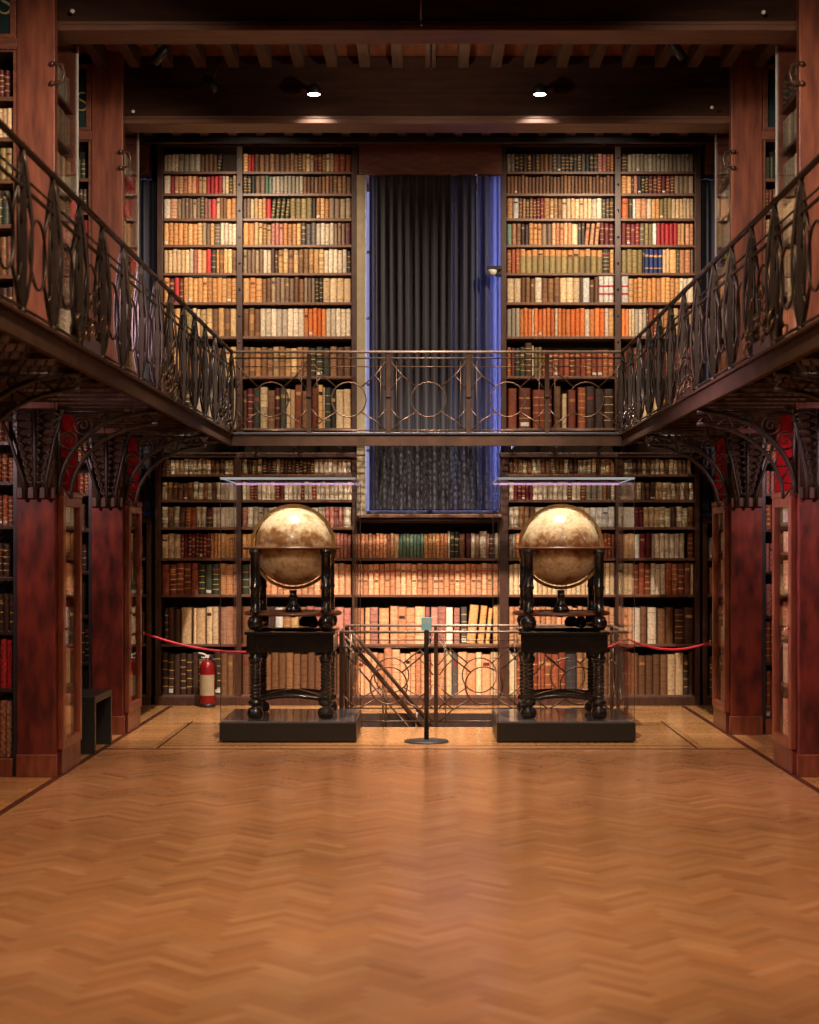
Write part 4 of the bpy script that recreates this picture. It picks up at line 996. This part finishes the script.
def globe(xc, side, seed, twist):
    yc = 14.74; zb = .176; zc = 1.635; R_ = .335
    t = thing('antique_globe', (xc, yc, zb), 'large antique cream and brown globe in a black turned stand inside the %s glass case' % side, 'globe')
    b = MB(); n = 28; b.lathe([(R_*math.sin(PI*i/n), -R_*math.cos(PI*i/n)) for i in range(n+1)], (0, 0, 0), 48)
    for i in range(len(b.v)): pass
    o = b.build('globe_sphere', mat_globe('globe_paper_'+side, seed), t, at=(0, 0, zc-zb)); o.rotation_euler = (0, .12*twist, .6)
    # meridian ring (faces the camera, slightly turned)
    b = MB(); n = 48; ring = []
    ri, ro, th = R_+.010, R_+.036, .012
    V = []; Fc = []
    for i in range(n):
        a = 2*PI*i/n
        for (rr, yy) in ((ri, -th), (ro, -th), (ro, th), (ri, th)): V.append((rr*math.cos(a), yy, rr*math.sin(a)))
    for i in range(n):
        j = (i+1) % n
        for k in range(4): Fc.append((i*4+k, i*4+(k+1) % 4, j*4+(k+1) % 4, j*4+k))
    b.add(V, Fc); b.xf(Matrix.Rotation(.16*twist, 4, 'Z')); b.build('meridian_ring', M['brass'], t, at=(0, 0, zc-zb))
    b = MB(); b.lathe([(R_+.014, -.012), (R_+.10, -.012), (R_+.105, 0), (R_+.10, .010), (R_+.014, .010), (R_+.014, -.012)], (0, 0, 0), 48); b.build('horizon_ring', M['ring'], t, at=(0, 0, zc-zb-.012))
    # posts carrying the ring
    e = .30
    for sx_ in (-1, 1):
        for sy in (-1, 1):
            b = MB(); x, y = xc+e*sx_, yc+e*sy
            b.lathe([(.045, 1.075), (.050, 1.09), (.040, 1.10), (.040, 1.27), (.047, 1.28), (.047, 1.295), (.041, 1.305), (.041, 1.56), (.052, 1.58), (.052, 1.612)], (x, y, 0), 16)
            b.build('pillar_post', M['lacquer'], t)
            b = MB(); b.lathe([(.025, .925), (.055, .94), (.068, .975), (.068, 1.00), (.052, 1.035), (.028, 1.05)], (x, y, 0), 18); b.build('ball_turning', M['lacquer'], t)
            lathe_leg(x, y, zb, .74, .046, t)
    b = MB(); b.lathe([(0.20, 1.046), (.415, 1.046), (.425, 1.06), (.415, 1.076), (.20, 1.076), (.20, 1.046)], (xc, yc, 0), 40); b.build('lower_ring', M['ring'], t)
    b = MB(); b.box((xc-.02, yc-.36, 1.046), (xc+.02, yc+.36, 1.072)); b.box((xc-.36, yc-.02, 1.046), (xc+.36, yc+.02, 1.072)); b.build('ring_cross', M['lacquer'], t)
    b = MB(); b.lathe([(.0, 1.02), (.05, 1.03), (.07, 1.06), (.075, 1.09), (.055, 1.12), (.035, 1.15), (.028, 1.18), (.04, 1.20), (.03, 1.22), (.03, zc-R_-.04)], (xc, yc, 0), 18); b.build('spindle', M['lacquer'], t)
    f = .368
    b = MB()
    b.box((xc-f, yc-f, .74), (xc+f, yc-f+.06, .89)); b.box((xc-f, yc+f-.06, .74), (xc+f, yc+f, .89)); b.box((xc-f, yc-f+.06, .74), (xc-f+.06, yc+f-.06, .89)); b.box((xc+f-.06, yc-f+.06, .74), (xc+f, yc+f-.06, .89))
    b.build('table_frame', M['lacquer'], t, .006)
    b = MB(); f2 = f+.015
    b.box((xc-f2, yc-f2, .89), (xc+f2, yc-f2+.10, .915)); b.box((xc-f2, yc+f2-.10, .89), (xc+f2, yc+f2, .915)); b.box((xc-f2, yc-f2+.1, .89), (xc-f2+.10, yc+f2-.1, .915)); b.box((xc+f2-.1, yc-f2+.1, .89), (xc+f2, yc+f2-.1, .915)); b.build('table_rim', M['lacquer'], t, .005)
    # curved stretchers
    for (p, q) in (((-1, -1), (1, 1)), ((-1, 1), (1, -1))):
        pts = [(xc+e*(p[0]+(q[0]-p[0])*k/8), yc+e*(p[1]+(q[1]-p[1])*k/8), .33+.05*math.sin(PI*k/8)) for k in range(9)]
        b = MB(); b.tube(pts, .028, 6); b.build('stretcher', M['lacquer'], t)
    pts = [(xc-e+2*e*k/8, yc-e, .335+.0*k+.035*math.sin(PI*k/8)) for k in range(9)]
    b = MB(); b.tube(pts, .022, 6); b.build('stretcher', M['lacquer'], t)
    b = MB(); b.lathe([(0, .932), (.05, .94), (.062, .965), (.062, .985), (.045, 1.015), (.02, 1.03)], (xc+.10, yc+.12, 0), 16); b.lathe([(0, .932), (.04, .94), (.05, .965), (.05, .985), (.035, 1.015), (.02, 1.046)], (xc+.17, yc-.02, 0), 16)
    b.box((xc-.33, yc+.03, .90), (xc+.33, yc+.10, .932)); b.box((xc-.33, yc-.07, .90), (xc+.33, yc-.0, .932)); b.build('compass_bowl', M['lacquer'], t)
globe_case(W(219.3, 14.18), W(356.3, 14.18), 'left'); globe_case(W(497, 14.18), W(635.7, 14.18), 'right')
globe(W(293.3, 14.74), 'left', 1.7, 1); globe(W(561, 14.74), 'right', 5.2, -1)

# ------------------------------------------------------------------ stanchion, ropes, extinguisher, bench
d = 14.25; x = W(426.5, d)
t = thing('sign_stand', (x, d, 0), 'slim black sign stand with a small light blue card, between the two globe cases', 'stand')
b = MB(); b.lathe([(0, 0), (.185, 0), (.187, .006), (.18, .014), (.03, .022), (0, .022)], (x, d, 0), 36); b.build('base_disc', M['steel'], t)
b = MB(); b.lathe([(.02, .02), (.02, .93), (.016, .94)], (x, d, 0), 14); b.build('pole', M['plinth'], t)
b = MB(); b.box((x-.042, d-.012, .935), (x+.042, d-.004, 1.045)); b.build('card', M['blue_sign'], t, .002)
b = MB(); b.box((x-.015, d-.006, .90), (x+.015, d+.01, 1.0)); b.build('card_clip', M['plinth'], t)
b = MB()
for k in (-.02, 0, .02): b.box((x+k-.004, d-.0145, 1.0-abs(k)*.6), (x+k+.004, d-.0122, 1.028))
b.build('card_print', M['white'], t)
def rope(p0, p1, sag, label, bias=.5):
    t = thing('barrier_rope', p0, label, 'rope'); p0 = Vector(p0); p1 = Vector(p1); pts = []
    for k in range(25):
        u = k/24; p = p0.lerp(p1, u); p.z -= sag*4*u*(1-u); pts.append(p)
    b = MB(); b.tube(pts, .011, 8); b.build('rope_cord', M['rope'], t)
    for p in (p0, p1): b = MB(); b.lathe([(0, -.02), (.016, -.012), (.018, 0), (.016, .012), (0, .02)], p, 10); b.build('rope_end', M['brass'], t)
rope((-2.60, 15.6, Z(633, 15.6)), (OX0+.02, OY0+.10, .84), .17, 'red barrier rope hanging from the farther left pillar towards the left globe case')
rope((2.60, 15.6, Z(642, 15.6)), (OX1-.02, OY0+.08, .80), .085, 'red barrier rope hanging from the farther right pillar to the stair railing')
rope((OX1-.04, OY0+.02, .80), (W(597, 15.42), OY0+.02, .72), .03, 'short end of red rope tied along the stair railing inside view of right case')
x, y = W(207.5, 17.33), 17.33
t = thing('fire_extinguisher', (x, y, 0), 'red fire extinguisher standing on the floor before the lower far-left shelves', 'fire extinguisher')
b = MB(); b.lathe([(0, .02), (.075, .02), (.08, .04), (.08, .40), (.07, .44), (.04, .475), (.025, .48), (.025, .50)], (x, y, 0), 24); b.build('cylinder_body', M['red_paint'], t)
b = MB(); b.lathe([(.0, 0), (.083, 0), (.083, .03), (.07, .035)], (x, y, 0), 24); b.build('foot_ring', M['plinth'], t)
b = MB(); b.box((x-.02, y-.03, .50), (x+.02, y+.03, .53)); b.tube([(x, y, .52), (x-.05, y-.02, .545), (x-.09, y-.03, .55)], .010, 6); b.tube([(x, y, .50), (x-.06, y-.02, .505)], .008, 6); b.build('valve_handle', M['white'], t)
b = MB(); n = 10; V = []; Fc = []
for i in range(n+1):
    a = -PI*.85+PI*.7*i/n
    for z in (.12, .33): V.append((x+.0815*math.cos(a), y+.0815*math.sin(a), z))
for i in range(n): Fc.append((2*i, 2*i+2, 2*i+3, 2*i+1))
b.add(V, Fc, None, True); b.build('instruction_label', M['stone'], t)
b = MB(); b.tube([(x+.02, y-.02, .51), (x+.085, y-.03, .47), (x+.095, y-.03, .35), (x+.09, y-.03, .18)], .011, 6); b.build('hose', M['plinth'], t)
t = thing('bench', (-2.86, 13.75, 0), 'plain black bench with slab ends in the left alcove beside the nearer pillar', 'bench')
MB().box((-3.12, 13.38, .40), (-2.615, 14.12, .455)).build('bench_seat', M['bench'], t, .003)
for y in (13.38, 14.065): MB().box((-3.12, y, 0), (-2.615, y+.055, .40)).build('bench_leg', M['bench'], t, .003)

# ------------------------------------------------------------------ lamps and small fittings
for s, nm in ((-1, 'left'), (1, 'right')):
    x, y, z = .97*s, 14.60, 5.53
    t = thing('downlight', (x, y, z), 'small bright round downlight on the far beam above the %s globe' % nm, 'lamp')
    b = MB(); b.lathe([(.055, -.01), (.062, 0), (.062, .03), (.04, .07), (.02, .075)], (x, y, z), 20); b.build('housing', M['plinth'], t)
    b = MB(); b.lathe([(0, -.011), (.052, -.011), (.052, -.006), (0, -.006)], (x, y, z), 20); b.build('lamp_face', M['lamp'], t)
    MB().box((x-.015, y, z+.07), (x+.015, 14.94, z+.10)).build('mounting_arm', M['plinth'], t)
def track_spot(px, py, d, dx, label):
    x, z = W(px, d), Z(py, d); t = thing('track_spotlight', (x, d, z), label, 'spotlight')
    b = MB(); b.lathe([(.0, -.08), (.038, -.08), (.042, .06), (.02, .09), (0, .09)], (0, 0, 0), 14); b.xf(Matrix.Translation((x, d, z)) @ Matrix.Rotation(.7*dx, 4, 'Y')); b.build('lamp_can', M['plinth'], t)
    b = MB(); b.tube([(x, d, z), (x-.05*dx, d, z+.12), (x-.05*dx, d, 5.80)], .008, 6); b.build('stem', M['steel'], t)
track_spot(160, 55, 13.6, 1, 'small black track spotlight under the joists near the left end of the far beam')
track_spot(211, 84, 14.6, -1, 'small black spotlight left of the left glowing downlight')
track_spot(677, 50, 13.6, -1, 'small black track spotlight under the joists at the upper right')
for k, (px, py, d, lb) in enumerate(((71, 9, 12.08, 'tiny shiny stud on the near beam beside the left pillar'), (132, 110, 14.78, 'tiny shiny stud on the far beam at its left end'), (765, 10, 12.08, 'tiny shiny stud on the near beam beside the right pillar'), (713, 106, 14.78, 'tiny shiny stud on the far beam at its right end'))):
    b = MB(); b.lathe([(0, -.015), (.012, -.012), (.018, 0), (.012, .012), (0, .015)], n=10); o = b.build('beam_stud', M['white'], at=(W(px, d), d+.05, Z(py, d))); tag(o, lb, 'stud')
d = 11.9; b = MB(); b.tube([(W(421, d), d, Z(22, d)), (W(421, d), d, 5.94)], .010, 6); b.lathe([(0, -.03), (.014, -.02), (.014, 0), (0, .01)], (W(421, d), d, Z(22, d)), 8); tag(b.build('hanging_hook', M['iron_light']), 'thin metal hanging rod at the top centre before the near beam', 'rod')
d = 14.7; b = MB(); b.tube([(W(431, d), d, Z(70, d)), (W(431, d), d, 5.80)], .008, 6); b.tube([(W(431, 12.6), 12.6, 5.79), (W(431, d), d, 5.79)], .008, 6); tag(b.build('ceiling_conduit', M['iron_light']), 'thin vertical conduit at the ceiling centre between the two beams', 'conduit')
x, y, z = W(492, 17.3), 17.3, Z(271, 17.3)
t = thing('security_camera', (x, y, z), 'small white dome camera fixed on the shelf edge right of the central curtain', 'camera')
b = MB(); b.lathe([(0, -.05), (.03, -.045), (.045, -.02), (.05, .01), (0, .012)], (x, y, z), 16); b.build('camera_dome', M['white'], t)
MB().box((x-.05, y-.02, z+.012), (x+.10, y+.06, z+.05)).build('camera_bracket', M['plinth'], t, .003)
MB().box((x+.04, y+.02, z-.03), (x+.10, 17.5, z+.05)).build('camera_arm', M['plinth'], t)
